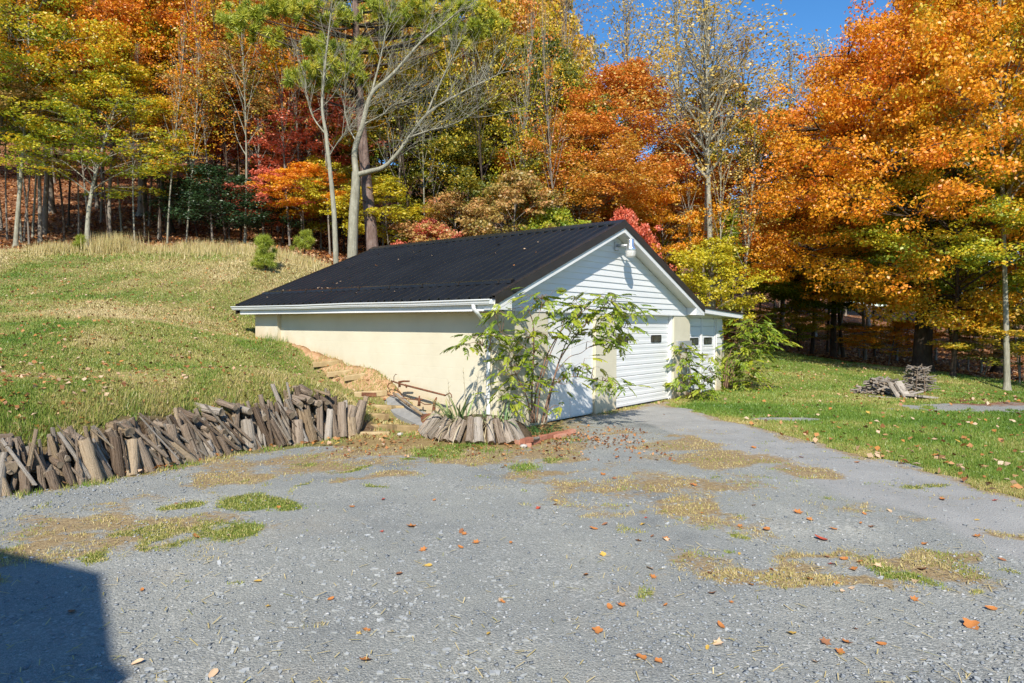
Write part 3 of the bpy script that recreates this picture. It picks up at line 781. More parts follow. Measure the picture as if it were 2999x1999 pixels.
# ------------------------------------------------------------------ log meshes
def wood_mat(name, c1, c2, c3, dark=0.25):
    n = NT(name)
    p = n.coord('Object')
    st = n.mapping(p, (1.5, 1.5, 0.35))
    oi = n.n('ShaderNodeObjectInfo').outputs['Random']
    f = n.math('ADD', n.noise(3, 5, 0.7, st), n.math('MULTIPLY', n.math('SUBTRACT', oi, 0.5), 0.45))
    col = n.ramp(f, [(0.22, c1), (0.5, c2), (0.8, c3)])
    cr = n.ramp(n.noise(3, 4, 0.75, n.mapping(p, (1.3, 1.3, 0.22))), [(0.38, (dark, dark, dark)), (0.46, (1, 1, 1))])
    col = n.mix(1.0, col, cr, 'MULTIPLY')
    return n.principled(col, 0.9, 0.1, 0.0, n.bump(n.noise(4, 5, 0.75, st), 0.9, 0.03))
M_BARK = wood_mat('weathered_bark', (0.105, 0.073, 0.05), (0.24, 0.18, 0.13), (0.39, 0.315, 0.24))
M_GREYWOOD = wood_mat('silver_grey_wood', (0.18, 0.15, 0.115), (0.33, 0.285, 0.23), (0.48, 0.425, 0.36), 0.3)
M_TANWOOD = wood_mat('tan_bare_wood', (0.18, 0.125, 0.075), (0.33, 0.245, 0.155), (0.47, 0.37, 0.255), 0.3)
def endgrain():
    n = NT('log_end_grain')
    p = n.coord('Object')
    w = n.n('ShaderNodeTexWave', wave_type='RINGS', rings_direction='Z', Scale=9.0, Distortion=3.0, Detail=2.0)
    n.put(w.inputs['Vector'], p)
    col = n.ramp(n.math('ADD', n.math('MULTIPLY', w.outputs['Fac'], 0.4), n.math('MULTIPLY', n.noise(8, 4, 0.7, p), 0.6)), [(0.25, (0.10, 0.075, 0.05)), (0.6, (0.27, 0.21, 0.145)), (0.85, (0.40, 0.33, 0.24))])
    return n.principled(col, 0.9, 0.1)
M_END = endgrain()
def log_mesh(seed, n=10, rings=6, taper=0.15, bend=0.06, rough=0.13, split=False):
    r = random.Random(seed)
    b1, b2 = r.uniform(-bend, bend), r.uniform(-bend, bend)
    lob = [r.uniform(1 - rough, 1 + rough) for _ in range(n)]
    v, f, m = [], [], MB()
    for i in range(rings):
        t = i / (rings - 1)
        cx, cy = b1 * math.sin(t * math.pi) * 2, b2 * math.sin(t * math.pi) * 2
        for k in range(n):
            an = 2 * math.pi * k / n
            rr = (1 - taper * t) * lob[k] * r.uniform(0.93, 1.07)
            if split and math.cos(an) > 0.3: rr *= 0.45
            zz = t + (r.uniform(-0.02, 0.02) if i in (0, rings - 1) else 0)
            v.append((cx + rr * math.cos(an), cy + rr * math.sin(an), zz))
    for i in range(rings - 1):
        for k in range(n): f.append((i * n + k, i * n + (k + 1) % n, (i + 1) * n + (k + 1) % n, (i + 1) * n + k))
    m.add(v, f, 0, True)
    e = (rings - 1) * n
    m.f.append(list(range(n))[::-1]); m.m.append(1); m.sm.append(False)
    m.f.append(list(range(e, e + n))); m.m.append(1); m.sm.append(False)
    return m
LOGS = []
for k in range(14):
    mm = [M_BARK, M_BARK, M_GREYWOOD, M_TANWOOD, M_BARK, M_GREYWOOD][k % 6]
    LOGS.append(log_mesh(k, split=(k % 5 == 3)).mesh('log', [mm, M_END]))
def put_log(parent, p0, p1, r0, name='log', me=None, spin=None):
    p0, p1 = Vector(p0), Vector(p1)
    o = link_mesh(name, me or random.choice(LOGS), parent)
    d = p1 - p0
    q = d.to_track_quat('Z', 'Y') @ Matrix.Rotation(spin if spin is not None else random.uniform(0, 6.28), 3, 'Z').to_quaternion()
    loc = p0 - Vector(parent.location)
    o.rotation_mode = 'QUATERNION'; o.rotation_quaternion = q
    o.location = loc; o.scale = (r0, r0, d.length)
    return o

# ------------------------------------------------------------------ stacked log retaining wall
LW = empty('log_wall', (-4.2, 8.1, 0))
tag(LW, 'rough retaining wall of upright weathered grey logs holding the grass bank', 'log wall')
WB = np.array(WALL[1:]); seg = np.hypot(*np.diff(WB, axis=0).T); cum = np.concatenate([[0], np.cumsum(seg)])
def wall_at(s):
    x = np.interp(s, cum, WB[:, 0]); y = np.interp(s, cum, WB[:, 1])
    e = 0.3
    tx = np.interp(min(s + e, cum[-1]), cum, WB[:, 0]) - np.interp(max(s - e, 0), cum, WB[:, 0])
    ty = np.interp(min(s + e, cum[-1]), cum, WB[:, 1]) - np.interp(max(s - e, 0), cum, WB[:, 1])
    l = math.hypot(tx, ty)
    return x, y, tx / l, ty / l
rl = random.Random(11)
tot = cum[-1]
def wall_top(s):
    return np.interp(s / tot, [0, 0.25, 0.36, 0.5, 0.64, 0.78, 0.86, 0.95, 1.0], [0.52, 0.52, 0.52, 0.60, 0.60, 0.64, 0.80, 0.74, 0.55])
def tilt(s):
    return np.interp(s / tot, [0, 0.25, 0.4, 0.55, 0.70, 0.8, 1.0], [-0.05, -0.08, -0.14, -0.22, -0.30, -0.05, 0.0])
for layer, (step, zlo, zhi, r0, r1, back, lo, hi) in enumerate([(0.125, -0.05, 0.02, 0.035, 0.092, -0.03, 0.35, 0.85), (0.085, -0.02, 0.20, 0.018, 0.06, 0.06, 0.45, 1.04), (0.07, 0.14, 0.36, 0.018, 0.055, 0.15, 0.75, 1.1)]):
    s = 0.05
    while s < tot:
        x, y, tx, ty = wall_at(s)
        nx_, ny_ = -ty, tx
        h = float(wall_top(s))
        z0 = rl.uniform(zlo, zhi)
        top = h * rl.uniform(lo, hi)
        if top - z0 < 0.2: top = z0 + 0.25
        off = back + rl.uniform(-0.04, 0.04) + z0 * 0.35
        lean = 0.22 * (top - z0) + rl.uniform(-0.02, 0.06)
        ti = (float(tilt(s)) + rl.gauss(0, 0.2)) * (top - z0)
        p0 = (x + nx_ * off, y + ny_ * off, z0)
        p1 = (x + nx_ * (off + lean) + tx * ti, y + ny_ * (off + lean) + ty * ti, top)
        put_log(LW, p0, p1, rl.uniform(r0, r1) * (1.15 if s < 1.8 and layer == 0 else 1.0))
        s += step * rl.uniform(0.7, 1.25)
# thin sticks leaning across the face
for k in range(90):
    s = rl.uniform(0.1, tot - 0.2); x, y, tx, ty = wall_at(s); nx_, ny_ = -ty, tx
    ln = rl.uniform(0.35, 0.75); ti = (tilt(s) * 1.6 + rl.uniform(-0.4, 0.4)) * ln
    z0 = rl.uniform(0.0, 0.15); o = rl.uniform(-0.12, 0.0)
    put_log(LW, (x + nx_ * o, y + ny_ * o, z0), (x + nx_ * (o + 0.2) + tx * ti, y + ny_ * (o + 0.2) + ty * ti, z0 + ln * 0.75), rl.uniform(0.008, 0.022), 'stick')
# logs lying end-on near the far end of the wall, and one rail along the top
for k in range(56):
    s = tot * rl.uniform(0.55, 1.0) if k < 30 else tot * rl.uniform(0.03, 0.6)
    x, y, tx, ty = wall_at(s); nx_, ny_ = -ty, tx
    z = rl.uniform(0.2, 0.95) * float(wall_top(s))
    o = -0.02 + z * 0.32
    a = rl.uniform(-0.5, 0.5)
    put_log(LW, (x + nx_ * (o + 0.4) + tx * a * 0.4, y + ny_ * (o + 0.4), z + 0.06), (x + nx_ * (o - 0.05), y + ny_ * (o - 0.05), z), rl.uniform(0.03, 0.075))
for (s0, s1, dz) in ((0.0, 2.1, 0.03),):
    a, b = wall_at(s0), wall_at(min(s1, tot))
    put_log(LW, (a[0] - a[3] * 0.36, a[1] + a[2] * 0.36, wall_top(s0) + dz), (b[0] - b[3] * 0.36, b[1] + b[2] * 0.36, wall_top(s1) + dz), 0.035)
# stout curved end logs by the steps
e0 = wall_at(tot)
for dx, dy, z0, z1, r in ((0.02, -0.02, -0.04, 0.46, 0.10), (0.14, 0.10, 0.05, 0.52, 0.095), (-0.16, -0.16, -0.04, 0.30, 0.12), (-0.34, -0.26, -0.05, 0.26, 0.09), (0.18, 0.28, 0.05, 0.58, 0.08)):
    put_log(LW, (e0[0] + dx - 0.10, e0[1] + dy - 0.05, z0), (e0[0] + dx - 0.02, e0[1] + dy + 0.16, z1), r * .85)

# ------------------------------------------------------------------ timber steps beside the garage wall
M_TIMBER = wood_mat('yellow_landscape_timber', (0.19, 0.13, 0.065), (0.33, 0.24, 0.12), (0.44, 0.335, 0.19), 0.5)
ST = empty('timber_steps', (-3.0, 12.4, 0))
tag(ST, 'worn landscape timber steps climbing the bank beside the garage wall', 'steps')
for xl, xr, py, d, hh in ((682, 762, 829, 13.8, .075), (718, 788, 848, 13.4, .07), (752, 812, 866, 13.03, .07), (790, 839, 885, 12.7, .075), (814, 890, 918, 12.2, .05), (824, 928, 943, 11.87, .035), (817, 894, 964.5, 11.4, .03), (819, 963, 987, 10.8, .025), (810, 894, 1001, 10.5, .02)):
    p, q = at_depth(xl, py, d), at_depth(xr, py - 3, d + 0.12)
    hz = [height(p[0] + (q[0] - p[0]) * t, p[1] + (q[1] - p[1]) * t) for t in (.1, .5, .9)]
    tz = max(-.05, min(.05, hz[2] - hz[0])); zt = sum(hz) / 3 - tz / 2 + hh + .02
    m = MB()
    ln = math.hypot(q[0] - p[0], q[1] - p[1])
    pr = [(-0.06, -0.10), (0.05, -0.10), (0.055, -0.02), (0.035, 0.0), (-0.035, 0.0), (-0.055, -0.02)]
    v = [(px_, py_, 0) for px_, py_ in pr]
    vv = [(0 + random.uniform(-.01, .01), a, b) for a, b in pr] + [(ln / 2, a + .004, b - .004) for a, b in pr] + [(ln + random.uniform(-.01, .01), a, b) for a, b in pr]
    n6 = 6
    ff = [tuple(range(n6))[::-1], tuple(range(12, 18))]
    for r in range(2): ff += [(r * n6 + k, r * n6 + (k + 1) % n6, (r + 1) * n6 + (k + 1) % n6, (r + 1) * n6 + k) for k in range(n6)]
    o = m.add(vv, ff).build('timber', M_TIMBER, ST)
    o.location = (p[0] + 3.0, p[1] - 12.4, zt)
    o.rotation_euler = (0, -math.atan2(tz, ln), math.atan2(q[1] - p[1], q[0] - p[0]))

# ------------------------------------------------------------------ log planter at the corner
PC = (-0.48, 10.38)
PL = empty('log_planter', (PC[0], PC[1], 0))
tag(PL, 'half round planter of short split logs leaning outward at the garage corner', 'planter')
M_OLDWOOD = wood_mat('old_split_wood', (0.17, 0.125, 0.09), (0.33, 0.265, 0.20), (0.47, 0.40, 0.32), 0.4)
PLOGS = [log_mesh(40 + k, rings=5, taper=0.1, bend=0.03, rough=0.16, split=(k % 2 == 0)).mesh('planter_log', [[M_OLDWOOD, M_GREYWOOD, M_OLDWOOD][k % 3], M_END]) for k in range(6)]
rp = random.Random(5)
spots = [(z[0], z[1]) for z in [(-1.43, 10.62), (-1.36, 10.38), (-1.24, 10.16), (-1.10, 9.98), (-0.95, 9.85), (-0.79, 9.76), (-0.63, 9.70), (-0.47, 9.67), (-0.31, 9.66), (-0.16, 9.68), (0.0, 9.73), (0.14, 9.82), (-1.30, 10.30), (-0.88, 9.84), (-0.56, 9.72), (-0.06, 9.74)]]
for k, (x, y) in enumerate(spots):
    dx, dy = PC[0] - x, PC[1] - y
    l = math.hypot(dx, dy)
    t = rp.uniform(0.20, 0.26)
    sx_ = rp.uniform(-0.05, 0.05)
    p0 = (x, y, 0.03 if k < 12 else 0.0)
    h = rp.uniform(0.30, 0.36) if k < 12 else rp.uniform(0.22, 0.30)
    put_log(PL, p0, (x + dx / l * t + sx_, y + dy / l * t, h), rp.uniform(0.068, 0.088), 'planter_log', rp.choice(PLOGS))
# soil mound inside
so_v, so_f = [], []
for i, (rr, zz) in enumerate([(0.95, 0.0), (0.82, 0.16), (0.6, 0.27), (0.3, 0.31), (0.0, 0.33)]):
    for k in range(20):
        an = 2 * math.pi * k / 20
        so_v.append((rr * 0.86 * math.cos(an), rr * 0.72 * math.sin(an) + 0.1, zz + random.uniform(-.015, .015)))
for i in range(4):
    for k in range(20): so_f.append((i * 20 + k, i * 20 + (k + 1) % 20, (i + 1) * 20 + (k + 1) % 20, (i + 1) * 20 + k))
M_SOIL = mat_plain('dark_soil', (0.06, 0.042, 0.028), (0.16, 0.115, 0.07), 9, 0.95, 0.05, 0.6, 0.03)
MB().add(so_v, so_f, 0, True).build('planting_soil', M_SOIL, PL)

# ------------------------------------------------------------------ sword-leaved plants
def blade_mesh(seed, length=0.5, width=0.035, droop=0.4, name='blade', mat=None, n=6):
    r = random.Random(seed)
    v, f = [], []
    for i in range(n + 1):
        t = i / n
        w = width * (0.75 + 0.6 * t) * (1 - t) ** 0.55 + 0.0015
        x = droop * length * t * t
        z = length * (t - 0.35 * droop * t ** 3)
        v += [(x, -w / 2, z), (x - 0.12 * w, 0, z), (x, w / 2, z)]
    for i in range(n):
        for k in range(2): f.append((i * 3 + k, i * 3 + k + 1, (i + 1) * 3 + k + 1, (i + 1) * 3 + k))
    me = MB().add(v, f, 0, True).mesh(name, mat)
    a = me.attributes.new('mix', 'FLOAT', 'FACE'); a.data.foreach_set('value', [0.3 + 0.5 * (i // 2) / n + r.uniform(-.1, .1) for i in range(2 * n)])
    return me
M_IRIS = mat_leaf('iris_leaf', [(0.0, (0.10, 0.20, 0.07)), (0.45, (0.22, 0.33, 0.12)), (0.75, (0.42, 0.42, 0.17)), (1.0, (0.50, 0.42, 0.24))], 0.7, 0.25)
M_DEADBLADE = mat_leaf('withered_blade', [(0.0, (0.38, 0.30, 0.16)), (0.5, (0.50, 0.42, 0.26)), (1.0, (0.60, 0.52, 0.36))], 0.5, 0.2)
M_LILY = mat_leaf('dark_green_blade', [(0.0, (0.025, 0.07, 0.015)), (0.6, (0.06, 0.14, 0.03)), (1.0, (0.12, 0.22, 0.05))], 0.4, 0.2)
def sword_plant(name, label, loc, n, meshes, spread, smin, smax, tilt_max, seed, part='blade', ry=1.0):
    r = random.Random(seed)
    R = empty(name, loc); tag(R, label, 'plant')
    for k in range(n):
        o = link_mesh(part, r.choice(meshes), R)
        an = r.uniform(0, 2 * math.pi); rad = spread * math.sqrt(r.random())
        o.location = (rad * math.cos(an), rad * math.sin(an) * ry, -0.02)
        tl = tilt_max * r.random() ** 0.7
        o.rotation_euler = (0, tl, an + r.uniform(-1.0, 1.0))
        s = r.uniform(smin, smax); o.scale = (s, s, s)
    return R
IR = [blade_mesh(k, 0.5, 0.042, [0.15, 0.3, 0.6, 0.9][k % 4], 'blade', M_IRIS) for k in range(8)]
DB = [blade_mesh(20 + k, 0.4, 0.02, [0.8, 1.1, 1.4][k % 3], 'blade', M_DEADBLADE) for k in range(4)]
sword_plant('iris_plant', 'clump of upright grey green sword leaves on the left of the log planter', (-0.80, 10.35, 0.28), 40, IR, 0.22, 0.6, 1.15, 0.75, 1)
sword_plant('iris_plant', 'yellowing sword leaved clump flopping over the right of the log planter', (-0.22, 10.20, 0.27), 34, IR + DB[:2], 0.22, 0.5, 0.95, 1.15, 2)
sword_plant('withered_plant', 'tangle of dead straw coloured blades filling the log planter', (-0.52, 10.20, 0.27), 90, DB, 0.42, 0.5, 1.0, 1.3, 3, ry=0.6)
LI = [blade_mesh(40 + k, 0.3, 0.012, [0.7, 1.0, 1.3][k % 3], 'blade', M_LILY) for k in range(6)]
sword_plant('monkey_grass_clump', 'dense dark green grassy clump at the foot of the tall shrub', (0.42, 10.78, 0.0), 230, LI, 0.36, 0.6, 1.1, 1.1, 4, ry=0.45)
# thin dry flower stalks
M_STALK = mat_plain('dry_stalk', (0.26, 0.20, 0.11), (0.38, 0.31, 0.18), 10, 0.9, 0.1, 0.0)
for k, (x, y, h, dx) in enumerate([(-0.95, 10.45, 0.62, -0.05), (-0.70, 10.45, 0.80, -0.06), (-0.55, 10.5, 0.72, 0.02), (-0.42, 10.5, 0.6, 0.06)]):
    o = MB().tube([(0, 0, 0), (dx * 0.5, 0, h * 0.5), (dx, 0.02, h)], [0.005, 0.004, 0.002], 4)
    for j in range(4): o.tube([(dx * (0.5 + j * .12), 0.01, h * (0.55 + j * .11)), (dx * (0.5 + j * .12) + random.uniform(-.06, .06), 0.0, h * (0.62 + j * .11))], [0.003, 0.0015], 3)
    tag(o.build('dry_stalk', M_STALK, None, (x, y, 0.28)), 'thin bare flower stalk standing in the log planter', 'stalk', 'dry stalks in the planter')

# ------------------------------------------------------------------ brick edging
def brick_mat():
    n = NT('red_orange_brick')
    p = n.coord('Object'); oi = n.n('ShaderNodeObjectInfo').outputs['Random']
    col = n.ramp(n.math('ADD', n.noise(9, 4, 0.7, p), n.math('MULTIPLY', n.math('SUBTRACT', oi, 0.5), 0.5)), [(0.25, (0.33, 0.13, 0.08)), (0.55, (0.46, 0.195, 0.125)), (0.85, (0.54, 0.30, 0.21))])
    return n.principled(col, 0.88, 0.15, 0.0, n.bump(n.noise(40, 3, 0.7, p), 0.4, 0.006))
M_BRICK = brick_mat()
def brick_mesh():
    lx, ly, lz_ = 0.20, 0.095, 0.06
    m = MB()
    m.box(-lx / 2, lx / 2, -ly / 2, ly / 2, -lz_ / 2, lz_ / 2 - 0.0001)
    m.f.pop(1); m.m.pop(1); m.sm.pop(1)          # open the top, then lay a top face with two rows of holes
    cols = [-lx / 2]; 
    for k in range(5):
        c = -lx / 2 + 0.028 + k * 0.036
        cols += [c - 0.011, c + 0.011]
    cols.append(lx / 2)
    rowsy = [-ly / 2, -0.033, -0.011, 0.011, 0.033, ly / 2]
    zt = lz_ / 2
    for i in range(len(cols) - 1):
        for j in range(5):
            x0, x1, y0, y1 = cols[i], cols[i + 1], rowsy[j], rowsy[j + 1]
            if i % 2 == 1 and j in (1, 3):
                m.add([(x0, y0, zt), (x1, y0, zt), (x1, y1, zt), (x0, y1, zt), (x0, y0, zt - .03), (x1, y0, zt - .03), (x1, y1, zt - .03), (x0, y1, zt - .03)], [(0, 4, 5, 1), (1, 5, 6, 2), (2, 6, 7, 3), (3, 7, 4, 0), (4, 7, 6, 5)])
            else: m.add([(x0, y0, zt), (x1, y0, zt), (x1, y1, zt), (x0, y1, zt)], [(0, 1, 2, 3)])
    return m.mesh('brick', M_BRICK)
BRK = brick_mesh()
BE = empty('brick_edging', (0.4, 10.1, 0)); tag(BE, 'short crooked row of red cored bricks edging the flower bed', 'brick edging')
for x, y, rz, zz in ((0.10, 9.80, -1.05, .035), (0.20, 9.62, -1.15, .03), (0.215, 9.60, 0.9, .09), (0.32, 9.80, 0.95, .035), (0.36, 9.98, 1.05, .03), (0.45, 10.15, 1.05, .035), (0.56, 10.32, 0.95, .03), (0.68, 10.47, 0.85, .035), (0.83, 10.60, 0.65, .03), (0.93, 10.75, 0.75, .035), (0.75, 10.36, 0.8, .025)):
    o = link_mesh('brick', BRK, BE, (x - 0.4, y - 10.1, zz)); o.rotation_euler = (random.uniform(-.06, .06), random.uniform(-.06, .06), rz)
o = put_log(BE, (0.30, 9.66, 0.10), (0.40, 9.84, 0.085), 0.028, 'wood_scrap', LOGS[2])
# white plastic drain pipe
dp = MB()
ax0, ax1 = Vector((-0.19, 11.05, 0.16)), Vector((0.02, 10.72, 0.10))
dp.tube([ax0, ax1], 0.062, 14, cap=False); dp.tube([ax1, ax0], 0.054, 14, cap=False); dp.tube([ax0, ax0 - (ax1 - ax0).normalized() * 0.02], 0.06, 14)
dp.tube([ax1 - (ax1 - ax0).normalized() * 0.05, ax1], 0.066, 14, cap=False)
tag(dp.build('drain_pipe', mat_plain('white_plastic_pipe', (0.70, 0.70, 0.68), (0.80, 0.80, 0.78), 6, 0.45, 0.35, 0.05)), 'short open ended white plastic drain pipe lying behind the log planter', 'pipe')

# ------------------------------------------------------------------ old rusty plough against the wall
def rust():
    n = NT('rusty_iron')
    p = n.coord('Object')
    col = n.ramp(n.noise(11, 5, 0.7, p), [(0.3, (0.085, 0.04, 0.025)), (0.55, (0.20, 0.085, 0.045)), (0.8, (0.32, 0.16, 0.09))])
    return n.principled(col, 0.85, 0.2, 0.1, n.bump(n.noise(30, 4, 0.7, p), 0.5, 0.01))
M_RUST = rust()
def wl(b, z, a=0.12):
    p = gw(a, b); return Vector((p[0], p[1], z))
PGo = wl(1.9, 0.0)
PG = empty('old_plough', PGo); tag(PG, 'old rusty horse plough with long iron beam leaning along the garage wall', 'plough')
def pgt(pts, r, name, mat=M_RUST, n=7):
    return MB().tube([Vector(p) - PGo for p in pts], r, n).build(name, mat, PG)
pgt([wl(2.62, 0.72), wl(2.36, 0.675), wl(1.9, 0.625), wl(1.24, 0.55)], [0.012, 0.016, 0.018, 0.016], 'beam')
pgt([wl(1.24, 0.55), wl(1.18, 0.58), wl(1.14, 0.60), wl(1.10, 0.57), wl(1.09, 0.52)], 0.009, 'hook')
pgt([wl(2.58, 0.70), wl(2.70, 0.66), wl(2.72, 0.60), wl(2.68, 0.57)], 0.010, 'hook')
pgt([wl(2.55, 0.72), wl(2.55, 0.80), wl(2.50, 0.85), wl(2.47, 0.84)], 0.006, 'hook')
pgt([wl(2.40, 0.62), wl(2.40, 0.71), wl(2.30, 0.73), wl(2.14, 0.74)], [0.022, 0.026, 0.018, 0.015], 'clevis')
pgt([wl(2.24, 0.68), wl(2.21, 0.62)], [0.012, 0.016], 'bolt')
pgt([wl(2.84, 0.48), wl(2.40, 0.43), wl(1.93, 0.42), wl(1.75, 0.36), wl(1.58, 0.37)], 0.009, 'trace_rod')
pgt([wl(2.45, 0.52, 0.02), wl(2.1, 0.37, 0.0), wl(1.64, 0.20, -0.03)], [0.022, 0.028, 0.026], 'handle', M_TANWOOD)
pgt([wl(1.89, 0.32), wl(1.88, 0.42), wl(1.88, 0.50)], [0.03, 0.02, 0.012], 'standard')
pgt([wl(1.98, 0.445), wl(1.80, 0.44)], 0.010, 'cross_bolt')
pgt([wl(1.55, 0.12), wl(1.52, 0.28), wl(1.50, 0.42), wl(1.45, 0.50)], [0.035, 0.03, 0.026, 0.012], 'standard')
bl = MB().add([tuple(wl(1.72, 0.20, 0.0) - PGo), tuple(wl(1.50, 0.23, -0.02) - PGo), tuple(wl(1.46, 0.06, -0.10) - PGo), tuple(wl(1.62, 0.02, -0.08) - PGo), tuple(wl(1.70, 0.20, 0.03) - PGo), tuple(wl(1.48, 0.24, 0.02) - PGo), tuple(wl(1.43, 0.07, -0.06) - PGo), tuple(wl(1.60, 0.02, -0.05) - PGo)],
    [(0, 1, 2, 3), (7, 6, 5, 4), (0, 4, 5, 1), (1, 5, 6, 2), (2, 6, 7, 3), (3, 7, 4, 0)]).build('share', M_RUST, PG)
bx = MB().box(-0.13, 0.13, -0.04, 0.04, 0.0, 0.07)
bx.tube([(0.12, 0.0, 0.04), (0.30, 0.05, 0.08)], [0.02, 0.012], 5)
p = wl(2.96, 0.0, -0.12)
ib = bx.build('iron_scrap', M_RUST, None, (p.x, p.y, height(p.x, p.y) + 0.005)); ib.rotation_euler = (0, 0.05, 0.15)
tag(ib, 'dark rusted iron scrap lying in the clay beside the steps', 'scrap')
# broken concrete footing along the wall foot
ft = MB()
P_ = [wl(2.72, 0.52, 0.30), wl(2.2, 0.30, 0.25), wl(1.5, 0.10, 0.22), wl(0.9, 0.03, 0.25)]
Q_ = [wl(2.70, 0.34, -0.02), wl(2.25, 0.18, -0.12), wl(1.6, 0.05, -0.16), wl(0.95, 0.02, -0.05)]
vv = [tuple(q) for q in P_ + Q_] + [(q.x, q.y, -0.2) for q in P_ + Q_]
ff = [(i, i + 4, i + 5, i + 1) for i in range(3)] + [(i + 4, i + 12, i + 13, i + 5) for i in range(3)] + [(0, 8, 12, 4), (3, 7, 15, 11)]
tag(ft.add(vv, ff).build('concrete_footing', M_CONC), 'sloping broken grey concrete footing at the base of the garage wall', 'footing')

# ------------------------------------------------------------------ stick and slab piles on the right-hand lawn
def pile(name, label, base, n, length, rad, rx, ry, h, ang, mats, seed, flat=False):
    r = random.Random(seed)
    z = height(base[0], base[1])
    R = empty(name, (base[0], base[1], z)); tag(R, label, 'wood pile')
    for k in range(n):
        t = r.random()
        zz = h * t * 0.95 + 0.02
        x = r.uniform(-rx, rx) * (1 - 0.75 * t); y = r.uniform(-ry, ry) * (1 - 0.6 * t)
        an = ang + r.uniform(-1.3, 1.3); ln = length * r.uniform(0.5, 1.1); tl = r.uniform(-0.4, 0.4)
        d = Vector((math.cos(an), math.sin(an), tl)) * ln / 2
        p = Vector((base[0] + x, base[1] + y, z + zz))
        put_log(R, p - d, p + d, r.uniform(*rad), 'stick', r.choice(mats))
    return R
GW = [LOGS[k] for k in (2, 5, 8, 11)]
b1 = on_ground(2122, 888); b2 = on_ground(2062, 912)
pst = pile('stick_pile', 'tall cone of grey sticks heaped around upright stakes under the orange tree', (b1[0], b1[1] + .3), 210, 0.55, (0.010, 0.022), 0.30, 0.32, 0.72, 0.1, GW, 3)
for dx, dy, h in ((-0.26, -0.34, 0.62), (0.0, -0.36, 0.66), (0.22, 0.1, 0.8)):
    put_log(pst, (b1[0] + dx, b1[1] + .3 + dy, height(b1[0], b1[1]) - .05), (b1[0] + dx * .7, b1[1] + .3 + dy * .8, height(b1[0], b1[1]) + h), 0.016, 'stake', LOGS[0])
psl = pile('slab_pile', 'long low heap of grey split slabs and boards on the lawn edge', (b2[0] + .1, b2[1] + .8), 210, 0.5, (0.014, 0.034), 0.5, 0.85, 0.40, 0.9, GW, 4)
def plank(x, y, z, l, w, t, rz, rx, ry, parent):
    o = MB().box(-l / 2, l / 2, -w / 2, w / 2, -t / 2, t / 2).build('board', M_GREYWOOD, parent); o.location = (x - parent.location.x, y - parent.location.y, z); o.rotation_euler = (rx, ry, rz)
plank(b2[0] + .42, b2[1] - .25, 0.10, 0.75, 0.45, 0.05, 0.55, 0.0, 0.12, psl)
plank(b2[0] - .12, b2[1] - .12, 0.2, 0.18, 0.55, 0.04, 0.5, 0.9, 0.2, psl)
plank(b2[0] + .05, b2[1] - .18, 0.2, 0.2, 0.6, 0.04, 0.3, 0.95, -0.1, psl)
plank(b2[0] - .45, b2[1] - .1, 0.06, 0.6, 0.1, 0.04, -0.3, 0.0, 0.05, psl)

# ------------------------------------------------------------------ stones by the planter
M_STONE = mat_plain('pale_field_stone', (0.40, 0.36, 0.31), (0.55, 0.51, 0.45), 7, 0.9, 0.15, 0.4)
def stone_mesh(seed):
    r = random.Random(seed); v, f = [], []
    for i in range(5):
        ph = math.pi * i / 4
        for k in range(7):
            an = 2 * math.pi * k / 7; q = r.uniform(0.8, 1.15)
            v.append((q * math.sin(ph) * math.cos(an), q * math.sin(ph) * math.sin(an), 0.55 * math.cos(ph) * q))
    for i in range(4):
        for k in range(7): f.append((i * 7 + k, (i + 1) * 7 + k, (i + 1) * 7 + (k + 1) % 7, i * 7 + (k + 1) % 7))
    return MB().add(v, f, 0, True).mesh('field_stone', M_STONE)
STN = [stone_mesh(k) for k in range(4)]
for (zx, zy, s, nm) in ((365, 848, .055, 'pale round stone on the bare ground between steps and planter'), (1785, 985, .06, 'flat pale stone in front of the brick corner'), (820, 775, .04, 'small pale stone lodged among the planter logs'), (490, 680, .05, 'pale stone beside the plough share')):
    q = on_ground((1080 + zx / 3.9217) / 1.2751, (1060 + zy / 3.9217) / 1.2751)
    if zx == 820: q = np.array([-1.05, 10.02, 0.2])
    o = link_mesh('field_stone', STN[int(zx) % 4], None, (q[0], q[1], (q[2] if zx == 820 else height(q[0], q[1])) + s * .3)); o.scale = (s, s, s); o.rotation_euler = (0, 0, zx)
    tag(o, nm, 'stone')

# ------------------------------------------------------------------ house beside the camera: its gambrel roof shades the corner of the yard
HS = empty('house', (-6.0, -2.2, 0)); tag(HS, 'white gambrel roofed house behind the yard casting the corner shadow', 'house')
M_HROOF = mat_plain('dark_shingle', (0.05, 0.05, 0.055), (0.09, 0.09, 0.095), 9, 0.9, 0.1, 0.3)
rt = [(3.55, 4.72), (3.35, 4.86), (2.42, 5.89), (0.0, 6.80), (-2.42, 5.89), (-3.35, 4.86), (-3.55, 4.72)]
MB().prism([(-3.2, 0), (3.2, 0), (3.2, 4.85), (2.35, 5.78), (0, 6.66), (-2.35, 5.78), (-3.2, 4.85)], -9.5, -0.25).build('house_wall', M_SIDING, HS)
MB().prism([(x, z - 0.09) for x, z in rt[::-1]] + rt, -9.8, 0.0).build('house_roof', M_HROOF, HS)
hd = MB().box(-0.5, 0.5, -0.249, -0.20, 0.02, 2.1).build('house_door', M_DOOR, HS)
for x in (-2.3, 1.4): MB().box(x, x + 0.95, -0.249, -0.21, 1.0, 2.3).build('house_window', M_GLASS, HS)

